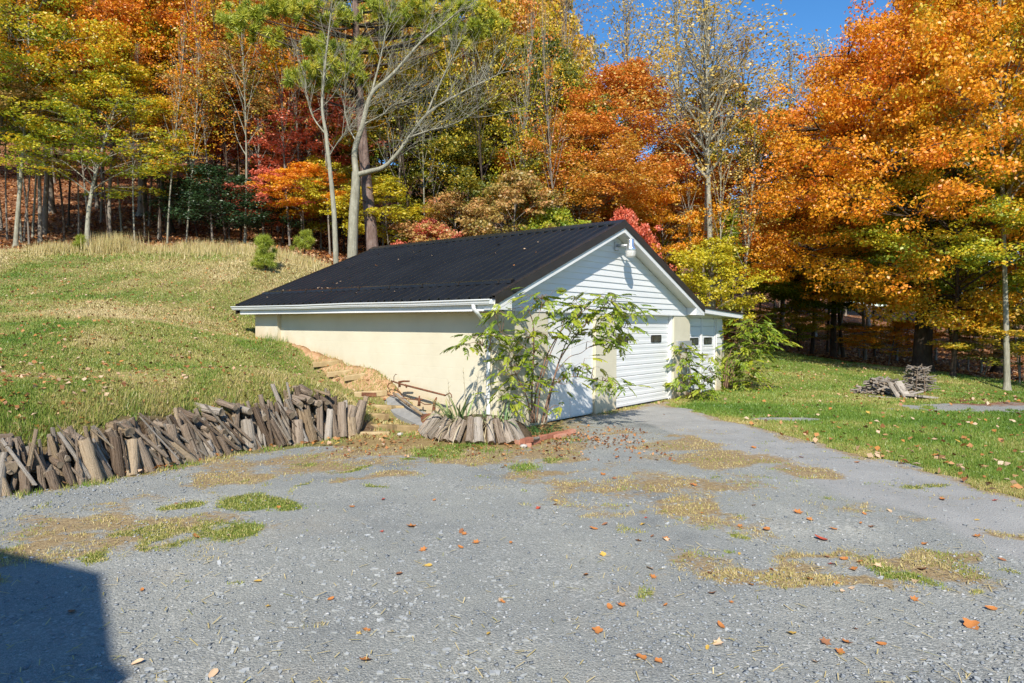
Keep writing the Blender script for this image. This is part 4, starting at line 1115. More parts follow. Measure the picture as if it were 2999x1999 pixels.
# ------------------------------------------------------------------ foliage colours
LEAF = {
 'orange': mat_leaf('orange_leaf', [(0.0, (0.15, 0.20, 0.012)), (0.18, (0.44, 0.36, 0.02)), (0.40, (0.72, 0.37, 0.018)), (0.72, (0.70, 0.245, 0.016)), (1.0, (0.56, 0.15, 0.018))], gain=1.2),
 'rust': mat_leaf('rust_leaf', [(0.0, (0.24, 0.20, 0.025)), (0.3, (0.54, 0.29, 0.035)), (0.6, (0.62, 0.22, 0.028)), (1.0, (0.48, 0.125, 0.022))], gain=1.2),
 'gold_green': mat_leaf('gold_green_leaf', [(0.0, (0.08, 0.13, 0.010)), (0.30, (0.19, 0.26, 0.018)), (0.50, (0.44, 0.43, 0.026)), (0.70, (0.68, 0.46, 0.022)), (1.0, (0.66, 0.25, 0.022))], gain=1.2),
 'yellow': mat_leaf('yellow_leaf', [(0.0, (0.16, 0.20, 0.015)), (0.35, (0.46, 0.42, 0.022)), (0.75, (0.66, 0.50, 0.03)), (1.0, (0.60, 0.33, 0.03))], gain=1.2),
 'red': mat_leaf('red_leaf', [(0.0, (0.42, 0.15, 0.03)), (0.35, (0.62, 0.15, 0.07)), (0.7, (0.70, 0.20, 0.13)), (1.0, (0.72, 0.32, 0.14))], gain=1.2),
 'maroon': mat_leaf('maroon_leaf', [(0.0, (0.16, 0.06, 0.02)), (0.5, (0.34, 0.10, 0.045)), (1.0, (0.48, 0.19, 0.07))], gain=1.2),
 'olive': mat_leaf('olive_bronze_leaf', [(0.0, (0.045, 0.075, 0.010)), (0.33, (0.13, 0.16, 0.018)), (0.5, (0.36, 0.32, 0.03)), (0.7, (0.62, 0.40, 0.03)), (1.0, (0.60, 0.24, 0.03))], rand=0.35, gain=1.15),
 'peach': mat_leaf('peach_leaf', [(0.0, (0.12, 0.14, 0.03)), (0.4, (0.34, 0.26, 0.06)), (0.75, (0.52, 0.29, 0.10)), (1.0, (0.55, 0.20, 0.08))], gain=1.2),
 'pale_gold': mat_leaf('pale_gold_leaf', [(0.0, (0.40, 0.30, 0.06)), (0.5, (0.62, 0.45, 0.10)), (1.0, (0.66, 0.42, 0.10))], gain=1.2),
 'brown': mat_leaf('brown_leaf', [(0.0, (0.22, 0.13, 0.06)), (0.5, (0.36, 0.22, 0.10)), (1.0, (0.46, 0.28, 0.13))], gain=1.2),
 'holly': mat_leaf('dark_evergreen_leaf', [(0.0, (0.012, 0.032, 0.010)), (0.6, (0.025, 0.06, 0.018)), (1.0, (0.06, 0.10, 0.03))], 0.2, 0.12),
 'green': mat_leaf('green_leaf', [(0.0, (0.06, 0.12, 0.010)), (0.4, (0.13, 0.22, 0.018)), (0.7, (0.32, 0.36, 0.028)), (1.0, (0.52, 0.44, 0.03))], gain=1.2),
 'pine': mat_leaf('pine_needle', [(0.0, (0.17, 0.23, 0.022)), (0.35, (0.32, 0.38, 0.04)), (0.65, (0.52, 0.50, 0.05)), (1.0, (0.66, 0.46, 0.05))], 0.15, 0.2),
}
def bark(name, c1, c2, c3):
    n = NT(name)
    p = n.coord('Object')
    f = n.math('ADD', n.math('MULTIPLY', n.noise(5, 5, 0.7, n.mapping(p, (2.2, 2.2, 0.5))), 0.6), n.math('MULTIPLY', n.noise(2.2, 4, 0.7, p), 0.4))
    col = n.ramp(f, [(0.3, c1), (0.5, c2), (0.7, c3)])
    return n.principled(col, 0.92, 0.08, 0.0, n.bump(n.noise(9, 4, 0.7, n.mapping(p, (2, 2, 0.4))), 0.7, 0.03))
BARK = {
 'grey': bark('grey_bark', (0.12, 0.10, 0.08), (0.22, 0.19, 0.155), (0.34, 0.31, 0.26)),
 'dark': bark('dark_bark', (0.035, 0.026, 0.02), (0.075, 0.056, 0.042), (0.14, 0.11, 0.085)),
 'pale': bark('pale_lichen_bark', (0.15, 0.135, 0.10), (0.28, 0.265, 0.20), (0.44, 0.42, 0.335)),
 'pine': bark('pine_bark', (0.07, 0.045, 0.035), (0.16, 0.11, 0.09), (0.28, 0.22, 0.19)),
}

# ------------------------------------------------------------------ tree generator
def bez(p0, p1, p2, n):
    t = np.linspace(0, 1, n)[:, None]
    return (1 - t) ** 2 * p0 + 2 * t * (1 - t) * p1 + t * t * p2

class Tubes:
    """many tapered tubes as one array mesh"""
    def __init__(s): s.V, s.F, s.n = [], [], 0
    def add(s, pts, r0, r1, k=5, power=1.0):
        pts = np.asarray(pts, float); m = len(pts)
        d = np.gradient(pts, axis=0); d /= np.linalg.norm(d, axis=1)[:, None] + 1e-9
        ref = np.where(np.abs(d[:, 2:3]) < 0.9, np.array([[0, 0, 1.0]]), np.array([[1.0, 0, 0]]))
        x = np.cross(ref, d); x /= np.linalg.norm(x, axis=1)[:, None] + 1e-9
        for i in range(1, m):
            x[i] = x[i - 1] - d[i] * (x[i - 1] @ d[i]); x[i] /= np.linalg.norm(x[i]) + 1e-9
        y = np.cross(d, x)
        r = (r0 + (r1 - r0) * np.linspace(0, 1, m) ** power)[:, None, None]
        an = np.linspace(0, 2 * np.pi, k, endpoint=False)
        ring = pts[:, None, :] + r * (x[:, None, :] * np.cos(an)[None, :, None] + y[:, None, :] * np.sin(an)[None, :, None])
        s.V.append(ring.reshape(-1, 3))
        i, j = np.meshgrid(np.arange(m - 1), np.arange(k), indexing='ij')
        a = i * k + j; b = i * k + (j + 1) % k
        s.F.append((np.stack([a, b, b + k, a + k], -1) + s.n).reshape(-1, 4))
        s.n += m * k
    def mesh(s, name, mat):
        return np_mesh(name, np.concatenate(s.V), 4, mat, None, True, np.concatenate(s.F))

def leaf_quads(cent, nrm, size, R, elong=1.55):
    """folded kite leaves; cent (n,3), nrm (n,3) unit, size (n,)"""
    n = len(cent)
    t = R.normal(size=(n, 3)); t -= nrm * (t * nrm).sum(1)[:, None]; t /= np.linalg.norm(t, axis=1)[:, None] + 1e-9
    b = np.cross(nrm, t)
    L_ = (size * elong / 2)[:, None]; Wd = (size / 2)[:, None]; fold = (size * R.uniform(0.05, 0.28, n))[:, None]
    return np.stack([cent - t * L_, cent + b * Wd + nrm * fold, cent + t * L_, cent - b * Wd + nrm * fold], 1)

def make_tree(seed, H, Rr, cb, n_limb, n_sub, per, leaf, flat=0.45, p=0.75, q=0.8, trunk_r=0.22, rise=0.18, droop=0.0, crad=(0.5, 0.85), lean=0.4, leafless=0.0, wig=0.25, low=0.0):
    R = np.random.default_rng(seed)
    ph = R.uniform(0, 6.28, 4)
    def trunk_pt(t):
        z = t * H
        return np.array([lean * math.sin(t * 2.2 + ph[0]) - lean * math.sin(ph[0]), lean * math.sin(t * 2.6 + ph[1]) - lean * math.sin(ph[1]), z])
    tt = np.linspace(0, 0.93, 14)
    tr = Tubes()
    pts = np.array([trunk_pt(t) for t in tt])
    tr.add(pts, trunk_r, 0.025, 8, 0.8)
    fl = np.array([trunk_pt(t) for t in (0.0, 0.012, 0.03)]); tr.add(fl - np.array([0, 0, 0.15]), trunk_r * 1.7, trunk_r * 1.0, 8)
    env = lambda h: Rr * max(0.05, math.sin(math.pi * min(max(h, 0.02), 0.985) ** p)) ** q
    lb = Tubes()
    C, CR, CH = [], [], []
    for i in range(n_limb):
        t = cb + (0.97 - cb) * ((i + R.uniform(0.1, 0.9)) / n_limb) ** 0.9
        az = i * 2.39996 + R.uniform(-0.5, 0.5)
        h0 = (t - cb) / (1 - cb)
        h1 = min(0.99, h0 + rise * R.uniform(0.5, 1.4))
        if low and h0 < 0.35: h1 = h0 - low * R.uniform(0.0, 1.0)
        r = env(max(0.03, h1)) * R.uniform(0.72, 1.08)
        p0 = trunk_pt(t * 0.95)
        tip = np.array([trunk_pt(t)[0] + r * math.cos(az), trunk_pt(t)[1] + r * math.sin(az), (cb + h1 * (1 - cb)) * H])
        midp = (p0 + tip) / 2 + np.array([0, 0, (0.12 + droop) * r]) + R.normal(0, wig, 3)
        cv = bez(p0, midp, tip, 8)
        rb = max(0.018, trunk_r * 0.42 * (1 - 0.65 * h0))
        lb.add(cv, rb, 0.008, 5, 0.8)
        ns = max(2, int(n_sub * (0.5 + r / Rr)))
        for j in range(ns):
            u = R.uniform(0.40, 1.0)
            a = cv[int(u * 7)]
            az2 = az + R.choice([-1, 1]) * R.uniform(0.35, 1.15)
            ln = (0.18 + 0.34 * (1 - 0.4 * u)) * r * R.uniform(0.6, 1.2) + 0.25
            e = a + np.array([ln * math.cos(az2), ln * math.sin(az2), ln * R.uniform(-0.12, 0.45) - droop * ln])
            m2 = (a + e) / 2 + np.array([0, 0, 0.1 * ln]) + R.normal(0, 0.06, 3)
            lb.add(bez(a, m2, e, 4), rb * 0.32, 0.005, 3)
            for u2 in (0.55, 1.0):
                C.append(a + (e - a) * u2 + R.normal(0, 0.12, 3)); CR.append(R.uniform(*crad)); CH.append(h1)
        C.append(tip); CR.append(R.uniform(*crad)); CH.append(h1)
    tw = [R.uniform(0.02, 0.99) for _ in range(n_limb // 2)]
    for h in tw:
        az = R.uniform(0, 6.28); rr = env(h) * R.uniform(0.15, 0.75)
        tp = trunk_pt(cb + h * (1 - cb))
        C.append(tp + np.array([rr * math.cos(az), rr * math.sin(az), 0])); CR.append(R.uniform(*crad) * 1.1); CH.append(h)
    C = np.array(C); CR = np.array(CR); CH = np.array(CH)
    keep = R.random(len(C)) >= leafless
    C, CR, CH = C[keep], CR[keep], CH[keep]
    cnt = np.maximum(2, (per * (CR / np.mean(crad)) ** 2).astype(int))
    ci = np.repeat(np.arange(len(C)), cnt)
    n = len(ci)
    d = R.normal(size=(n, 3)); d /= np.linalg.norm(d, axis=1)[:, None]
    rad = R.random(n) ** 0.45
    off = d * (rad * CR[ci])[:, None] * np.array([1, 1, flat])
    # sprays sag towards their edge
    off[:, 2] -= 0.22 * (off[:, 0] ** 2 + off[:, 1] ** 2) / CR[ci]
    P = C[ci] + off
    nr = d * np.array([0.9, 0.9, 0.8]) + R.normal(0, 0.6, (n, 3)) + np.array([0, 0, 0.3])
    nr /= np.linalg.norm(nr, axis=1)[:, None]
    sz = leaf * R.uniform(0.65, 1.3, n)
    Q = leaf_quads(P, nr, sz, R)
    cn = R.normal(0, 1, len(C))
    axis_r = np.hypot(P[:, 0], P[:, 1]) / Rr
    mixv = 0.42 + 0.10 * cn[ci] + R.normal(0, 0.10, n) + 0.30 * (np.clip(axis_r, 0, 1) - 0.55) + 0.30 * (CH[ci] - 0.45)
    trunk = tr.mesh('trunk', BARK['grey']); limbs = lb.mesh('limbs', BARK['grey'])
    crown = np_mesh('crown', Q.reshape(-1, 3), 4, LEAF['orange'], {'mix': ('FACE', np.clip(mixv, 0, 1))})
    return dict(H=H, R=Rr, trunk=trunk, limbs=limbs, crown=crown, n=n)

PROTO = {
 'beech': make_tree(1, 17.5, 7.5, 0.14, 58, 13, 105, 0.08, 0.55, 0.62, 0.75, 0.40, 0.10, 0.02, (0.42, 0.78), 0.35, low=0.07),
 'beech2': make_tree(2, 17.0, 6.5, 0.18, 48, 12, 88, 0.082, 0.55, 0.66, 0.8, 0.34, 0.12, 0.02, (0.42, 0.75), 0.4, low=0.06),
 'maple': make_tree(3, 13.0, 4.4, 0.28, 38, 10, 66, 0.08, 0.5, 0.72, 0.8, 0.18, 0.18, 0.0, (0.32, 0.60), 0.45),
 'maple2': make_tree(4, 13.5, 4.2, 0.34, 38, 10, 62, 0.08, 0.48, 0.70, 0.8, 0.17, 0.16, 0.02, (0.32, 0.60), 0.6),
 'oak': make_tree(5, 17.0, 4.3, 0.30, 40, 10, 74, 0.085, 0.6, 0.80, 0.75, 0.24, 0.2, 0.0, (0.36, 0.64), 0.4),
 'oak2': make_tree(6, 16.0, 4.0, 0.36, 38, 10, 70, 0.085, 0.6, 0.78, 0.8, 0.22, 0.2, 0.0, (0.36, 0.64), 0.5),
 'airy': make_tree(16, 15.0, 3.3, 0.36, 36, 9, 40, 0.08, 0.5, 0.75, 0.8, 0.14, 0.2, 0.0, (0.30, 0.55), 0.6, 0.2),
 'airy2': make_tree(17, 14.0, 3.0, 0.28, 36, 9, 38, 0.08, 0.4, 0.7, 0.8, 0.12, 0.16, 0.02, (0.30, 0.55), 0.8, 0.2),
 'sapling': make_tree(7, 5.5, 1.9, 0.26, 22, 6, 42, 0.075, 0.5, 0.75, 0.8, 0.055, 0.2, 0.0, (0.22, 0.42), 0.25, 0.1, wig=0.1),
 'sapling2': make_tree(8, 6.5, 1.8, 0.36, 22, 6, 40, 0.075, 0.4, 0.72, 0.8, 0.05, 0.16, 0.02, (0.22, 0.42), 0.35, 0.1, wig=0.1),
 'holly': make_tree(9, 5.5, 1.7, 0.16, 26, 6, 26, 0.07, 0.7, 0.6, 0.7, 0.07, 0.14, 0.0, (0.22, 0.42), 0.3, 0.25, wig=0.1),
 'poplar': make_tree(10, 25.0, 3.6, 0.46, 44, 8, 4, 0.10, 0.8, 0.85, 0.6, 0.30, 0.24, -0.08, (0.4, 0.7), 0.5, 0.35),
 'poplar2': make_tree(11, 23.0, 3.2, 0.50, 40, 8, 4, 0.10, 0.8, 0.85, 0.6, 0.24, 0.26, -0.08, (0.4, 0.7), 0.7, 0.4),
 'bare': make_tree(12, 18.0, 3.4, 0.30, 46, 9, 4, 0.10, 0.8, 0.8, 0.65, 0.18, 0.26, -0.08, (0.4, 0.6), 0.6, 0.4),
 'far': make_tree(13, 16.0, 4.4, 0.26, 30, 8, 30, 0.17, 0.6, 0.75, 0.75, 0.20, 0.2, 0.0, (0.45, 0.85), 0.4),
 'far2': make_tree(14, 17.0, 3.9, 0.30, 30, 8, 28, 0.17, 0.55, 0.8, 0.75, 0.18, 0.2, 0.0, (0.45, 0.8), 0.5),
 'pole': make_tree(15, 15.0, 2.6, 0.55, 24, 7, 34, 0.10, 0.5, 0.75, 0.8, 0.11, 0.2, 0.0, (0.3, 0.55), 0.7, 0.15),
 'thin': make_tree(18, 17.0, 1.9, 0.30, 30, 4, 9, 0.085, 0.6, 0.8, 0.7, 0.115, 0.2, 0.0, (0.3, 0.5), 0.9, 0.45),
}
print('leaf faces', sum(p['n'] for p in PROTO.values()))

def tree(name, label, proto, px, d, top, hw, leaf, brk='grey', group=None, rot=None, dx=0.0, parts=('trunk', 'limbs', 'crown')):
    """px = foot of the trunk on the print, d = distance, top / hw = crown top and half width on the print"""
    pr = PROTO[proto]
    x = (px - 1176) / F_PX * d; y = d
    z = height(x, y)
    zt = at_depth(px, top, d)[2]
    sz = max(0.25, (zt - z) / pr['H']); sx = hw / F_PX * d / pr['R']
    root = empty(name, (x, y, z - 0.05), random.uniform(0, 6.28) if rot is None else rot)
    root.scale = (sx, sx, sz)
    tag(root, label, 'tree', group)
    for pn in parts:
        o = link_mesh(pn, pr[pn], root)
        m = LEAF[leaf] if pn == 'crown' else BARK[brk]
        o.material_slots[0].link = 'OBJECT'; o.material_slots[0].material = m
    if 'trunk' in parts:
        # keep stems slender when the crown is stretched
        k = min(1.0, sz / sx)
        root.children[0].scale = (max(0.5, min(1.9, 1.0 / sx)),) * 2 + (1,)
    return root

# ------------------------------------------------------------------ the trees one can point to
FEAT = [
 # left edge of the wood
 ('maple_tree', 'green and gold maple with several pale stems at the wood edge by the lawn', 'airy', 38, 26.0, -150, 130, 'gold_green', 'pale'),
 ('maple_tree', 'gold leaved maple leaning over the lawn edge beside the pale stems', 'airy2', -40, 25.6, -60, 150, 'gold_green', 'grey'),
 ('maple_tree', 'orange gold maple just behind the pale stems', 'airy', 95, 27.5, -120, 115, 'orange', 'grey'),
 ('maple_tree', 'orange maple behind the flared lichen covered trunk', 'airy2', 255, 28.0, -60, 125, 'orange', 'grey'),
 ('maple_tree', 'green maple with a flared lichen covered trunk standing beside tall dry grass', 'airy2', 203, 25.4, 120, 150, 'gold_green', 'pale'),
 ('oak_tree', 'slim gold tree behind the flared maple trunk', 'oak2', 105, 29.5, -60, 120, 'gold_green', 'grey'),
 ('beech_tree', 'broad orange beech with layered boughs reaching over the leaf strewn slope', 'maple2', 395, 31.0, -60, 245, 'orange', 'dark'),
 ('oak_tree', 'tall rusty orange oak rising behind the broad orange beech', 'oak', 330, 36.0, -220, 190, 'rust', 'grey'),
 ('oak_tree', 'tall green and yellow oak behind the multi stemmed maple', 'oak', 120, 35.0, -260, 180, 'gold_green', 'grey'),
 ('maple_tree', 'copper maple between the orange beech and the pine', 'maple', 545, 38.0, -60, 150, 'rust', 'grey'),
 ('slender_tree', 'slender straight stemmed tree with bronze top among the red maples', 'pole', 565, 30.0, -120, 70, 'rust', 'grey'),
 ('holly_tree', 'dark evergreen holly at the wood edge left of the small pine shrub', 'holly', 520, 27.2, 385, 66, 'holly', 'dark'),
 ('holly_tree', 'dark glossy holly closest to the red maple sapling', 'holly', 600, 27.8, 400, 52, 'holly', 'dark'),
 ('holly_tree', 'low dark evergreen in front of thin trunks on the slope', 'holly', 455, 30.0, 410, 52, 'holly', 'dark'),
 ('maple_tree', 'bright pink red maple left of the tall pine', 'airy2', 690, 30.5, 150, 95, 'red', 'grey'),
 ('maple_tree', 'scarlet maple tucked behind the bright pink red maple', 'airy', 640, 34.5, 130, 85, 'red', 'grey'),
 ('maple_sapling', 'low crimson maple sapling beside the dark hollies', 'sapling', 622, 28.6, 392, 58, 'red', 'dark'),
 ('maple_sapling', 'orange sapling beneath the pink red maple', 'sapling2', 705, 28.0, 380, 62, 'orange', 'grey'),
 ('maple_sapling', 'yellow and orange sapling behind the thin grey tree', 'sapling', 768, 29.0, 360, 60, 'yellow', 'grey'),
 ('maple_tree', 'rust red maple behind the pine trunk', 'maple', 780, 36.0, 60, 110, 'rust', 'dark'),
 # behind the roof
 ('oak_tree', 'olive and bronze oak behind the garage ridge', 'oak', 985, 31.0, 130, 120, 'olive', 'dark'),
 ('oak_tree', 'dark maroon oak in the gap beside the bare grey limbs', 'oak2', 960, 37.0, 40, 120, 'maroon', 'dark'),
 ('maple_tree', 'olive green tree with pale leaf tips behind the middle of the roof', 'maple', 1105, 29.5, 250, 105, 'olive', 'dark'),
 ('oak_tree', 'tall bright yellow green tree behind the garage roof', 'oak', 1215, 34.0, 70, 105, 'yellow', 'grey'),
 ('oak_tree', 'green and orange oak in front of the yellow green tree', 'oak2', 1265, 31.0, 60, 82, 'olive', 'grey'),
 ('maple_sapling', 'golden maple sapling just behind the roof near the pine', 'sapling2', 905, 26.5, 410, 62, 'yellow', 'grey'),
 ('maple_sapling', 'pinkish green sapling with red tips behind the roof', 'sapling', 1060, 26.5, 440, 95, 'peach', 'grey'),
 ('maple_sapling', 'small scarlet sapling peeping over the roof', 'sapling', 1000, 25.5, 500, 36, 'red', 'grey'),
 ('maple_sapling', 'crimson sapling just behind the gable peak', 'sapling', 1450, 25.5, 482, 38, 'red', 'grey'),
 ('maple_sapling', 'peach coloured sapling behind the middle of the ridge', 'sapling2', 1190, 25.5, 400, 80, 'peach', 'grey'),
 ('maple_sapling', 'light green bush peeping above the ridge', 'sapling', 1305, 24.8, 480, 62, 'green', 'grey'),
 ('oak_tree', 'large rust orange oak rising behind the gable', 'oak', 1445, 31.0, 125, 130, 'rust', 'grey'),
 ('oak_tree', 'amber oak left of the large rust orange oak', 'oak2', 1345, 29.5, 270, 105, 'rust', 'grey'),
 ('maple_tree', 'orange maple between the gable peak and the grey poplar trunks', 'maple2', 1515, 29.5, 340, 72, 'orange', 'grey'),
 ('maple_tree', 'yellow maple spreading behind the right slope of the gable roof', 'sapling', 1625, 25.5, 545, 82, 'yellow', 'grey'),
 # bare and thin poplars against the sky
 ('poplar_tree', 'tallest grey poplar trunk with thin gold top right of the gable', 'poplar', 1640, 27.0, -110, 125, 'pale_gold', 'pale'),
 ('poplar_tree', 'grey poplar with forked top standing close beside the tallest poplar', 'poplar2', 1607, 28.0, -20, 90, 'pale_gold', 'pale'),
 ('poplar_tree', 'thin poplar behind the orange maple with a sparse gold crown', 'poplar', 1545, 33.0, -10, 110, 'pale_gold', 'pale'),
 ('poplar_tree', 'sparse gold poplar left of the sky gap above the rust oak', 'poplar', 1450, 38.0, -30, 105, 'pale_gold', 'grey'),
 ('poplar_tree', 'nearly leafless brown tree above the yellow green oak', 'bare', 1320, 38.0, -60, 95, 'brown', 'grey'),
 ('poplar_tree', 'leafless grey tree with fine twigs between the poplars and the orange beech', 'poplar2', 1700, 29.5, 60, 90, 'brown', 'grey'),
 ('poplar_tree', 'small leafless tree with pale tips below the sky gap', 'poplar2', 1795, 46.0, 95, 70, 'pale_gold', 'grey'),
 ('poplar_tree', 'thin pale tipped tree half hidden by the big orange beech', 'poplar2', 1870, 50.0, 80, 70, 'pale_gold', 'grey'),
 ('vine_covered_tree', 'dark vine wrapped trunk right of the lean-to', 'pole', 1716, 29.0, 150, 60, 'olive', 'dark'),
 # right-hand edge
 ('beech_tree', 'huge orange beech with boughs sweeping low over the right lawn', 'beech', 2118, 27.0, -85, 425, 'orange', 'dark'),
 ('beech_tree', 'second big orange beech crowding the huge one from behind', 'beech2', 2300, 31.0, -170, 330, 'orange', 'dark'),
 ('beech_tree', 'golden beech with low boughs behind the vine wrapped trunk', 'maple', 1915, 34.0, 320, 200, 'orange', 'dark'),
 ('maple_tree', 'yellow green maple with dark trunk at the crest of the lawn', 'maple', 1865, 37.0, 480, 120, 'gold_green', 'dark'),
 ('maple_tree', 'green maple with dark trunk just right of the lawn crest', 'maple2', 1938, 35.5, 500, 120, 'gold_green', 'dark'),
 ('maple_tree', 'green shade maple with sunlit trunk left of the stick pile', 'maple', 1988, 34.0, 500, 120, 'green', 'grey'),
 ('maple_tree', 'green maple deep under the huge beech', 'maple2', 2200, 33.0, 520, 150, 'green', 'dark'),
 ('old_tree', 'thick leaning old trunk with roots beside the huge beech', 'maple', 2190, 25.0, 300, 170, 'gold_green', 'dark'),
 ('slender_tree', 'pale straight trunk at the edge of the right lawn', 'oak2', 2316, 22.5, -200, 130, 'orange', 'pale'),
 ('maple_sapling', 'orange sapling low behind the stick pile', 'sapling', 2040, 30.0, 735, 62, 'orange', 'grey'),
 ('maple_sapling', 'pinkish orange sapling in the shade of the green maples', 'sapling2', 1975, 38.0, 740, 55, 'peach', 'grey'),
 ('maple_sapling', 'gold sapling at the crest of the lawn', 'sapling', 1805, 36.0, 690, 60, 'gold_green', 'grey'),
 ('maple_sapling', 'brown leaved sapling between dark trunks right of the beech', 'sapling2', 2260, 26.0, 740, 55, 'brown', 'grey'),
 ('maple_sapling', 'olive sapling behind the pale straight trunk', 'sapling', 2345, 24.0, 700, 70, 'olive', 'grey'),
]
for row in FEAT: tree(*row)

# slim trunks standing on the leaf covered slope and at the lawn crest
rt_ = random.Random(21)
for px, d, brk in [(52, 27.5, 'pale'), (20, 28, 'grey'), (70, 26.8, 'grey'), (8, 30, 'grey'), (160, 32, 'dark'), (235, 33, 'grey'), (282, 31, 'pale'), (335, 29.5, 'grey'), (345, 33, 'grey'), (372, 28.6, 'dark'), (388, 30, 'pale'), (415, 34, 'grey'), (436, 32, 'dark'), (500, 33, 'dark'), (555, 29, 'dark'), (573, 35, 'grey'), (650, 30, 'grey'), (668, 33, 'grey'), (720, 31, 'pale'), (738, 30, 'grey'), (790, 31, 'dark'), (880, 30, 'grey'), (920, 29, 'dark'), (945, 31, 'dark'), (1010, 32, 'grey'), (1060, 31, 'dark'), (1140, 30, 'dark')]:
    tree('slender_tree', 'thin bare lower trunk of a young tree in the wood above the lawn', 'pole', px, d, rt_.uniform(-120, 180), rt_.uniform(45, 75), rt_.choice(['rust', 'orange', 'olive', 'gold_green', 'peach']), brk, 'slender trunks on the wooded slope')
for px, d, tp in [(1590, 28.5, 120), (1622, 30, 200), (1662, 26.6, 60), (1697, 27.5, 180)]:
    tree('poplar_tree', 'bare straight grey poplar trunk among those right of the gable', 'thin', px, d, tp, 42, 'pale_gold', 'pale', 'bare poplar trunks right of the gable')
for px, d, brk in [(1835, 41, 'dark'), (1900, 42, 'dark'), (2010, 40, 'dark'), (2060, 37, 'grey'), (2085, 44, 'dark'), (2150, 38, 'grey'), (2225, 30, 'grey'), (2255, 28, 'pale'), (2290, 33, 'dark'), (2345, 26, 'grey'), (1790, 43, 'dark'), (1745, 41, 'grey')]:
    tree('slender_tree', 'slim trunk in the shade of the wood beyond the right lawn', 'pole', px, d, rt_.uniform(250, 480), rt_.uniform(45, 75), rt_.choice(['gold_green', 'orange', 'olive', 'green']), brk, 'slender trunks beyond the right lawn')

for k in range(30):
    px = -20 + 1330 * (k + rt_.uniform(.1, .9)) / 30
    if 760 < px < 880: continue
    lf = rt_.choice(['orange', 'rust', 'gold_green', 'orange'] if px < 560 else ['rust', 'red', 'olive', 'peach'] if px < 900 else ['olive', 'yellow', 'rust', 'gold_green'])
    brk = rt_.choice(['grey', 'pale', 'dark', 'grey'])
    tree('slender_tree', 'tall thin %s trunk with sparse %s leaves at the wood edge' % ({'grey': 'grey', 'pale': 'pale', 'dark': 'dark'}[brk], lf.replace('_', ' and ')), 'thin', px, rt_.uniform(25.8, 29.5), rt_.uniform(-200, 120), rt_.uniform(32, 50), lf, brk, 'tall thin %s trunks with %s leaves' % (brk, lf.replace('_', ' and ')))
# trees filling the hillside behind
rf = random.Random(5)
FAR_LAB = {'rust': 'rust orange tree in the wood on the hillside', 'orange': 'bright orange tree in the wood on the hillside', 'gold_green': 'green and gold tree in the wood on the hillside', 'olive': 'olive brown tree in the wood on the hillside',
           'maroon': 'dark red tree in the wood on the hillside', 'yellow': 'yellow tree in the wood on the hillside', 'brown': 'nearly bare brown tree in the wood on the hillside', 'peach': 'peach coloured tree in the wood on the hillside', 'green': 'still green tree in the wood on the hillside'}
def far_tree(px, d, top, hw, leaf, proto):
    tree('wood_tree', FAR_LAB[leaf], proto, px, d, top, hw, leaf, rf.choice(['grey', 'dark', 'grey']), leaf.replace('_', ' ') + ' trees filling the hillside wood')
for d, n, hwid in ((41, 18, 105), (50, 20, 95), (62, 24, 85), (78, 26, 75)):
    for k in range(n):
        px = -120 + 2600 * (k + rf.uniform(0.1, 0.9)) / n
        if px < 1300: top = rf.uniform(-120, 170)
        elif px < 2000: top = rf.uniform(330, 480) + (d - 41) * 1.5
        else: top = rf.uniform(60, 300)
        if px > 1690 and d < 60 and k % 2: continue
        base_y = 745 - (height((px - 1176) / F_PX * d, d) - CAM_H) / d * F_PX
        top = min(top, base_y - 6.5 / d * F_PX)
        if px < 560: lf = rf.choice(['orange', 'rust', 'gold_green', 'rust', 'orange', 'olive'])
        elif px < 900: lf = rf.choice(['rust', 'rust', 'maroon', 'olive', 'peach', 'orange'])
        elif px < 1300: lf = rf.choice(['olive', 'maroon', 'rust', 'yellow', 'olive', 'brown'])
        elif px < 2000: lf = rf.choice(['olive', 'gold_green', 'green', 'rust', 'yellow'])
        else: lf = rf.choice(['gold_green', 'orange', 'green', 'rust', 'olive'])
        far_tree(px, d + rf.uniform(-4, 5), top, hwid * rf.uniform(0.8, 1.25), lf, rf.choice(['far', 'far2']))

# ------------------------------------------------------------------ tall pine, bare grey tree and thin grey tree by the garage
def poly_tube(mb, pts, r0, r1, k=7):
    pts = [np.asarray(p, float) for p in pts]
    # smooth the hand-drawn line
    P = []
    for i in range(len(pts) - 1):
        a, b, c, d = pts[max(0, i - 1)], pts[i], pts[i + 1], pts[min(len(pts) - 1, i + 2)]
        for t in np.linspace(0, 1, 5)[:-1]:
            P.append(0.5 * ((2 * b) + (-a + c) * t + (2 * a - 5 * b + 4 * c - d) * t * t + (-a + 3 * b - 3 * c + d) * t ** 3))
    P.append(pts[-1])
    mb.add(np.array(P), r0, r1, k, 0.9)
    return np.array(P)
def foot(px, d):
    x = (px - 1176) / F_PX * d
    return np.array([x, d, height(x, d) - 0.15])

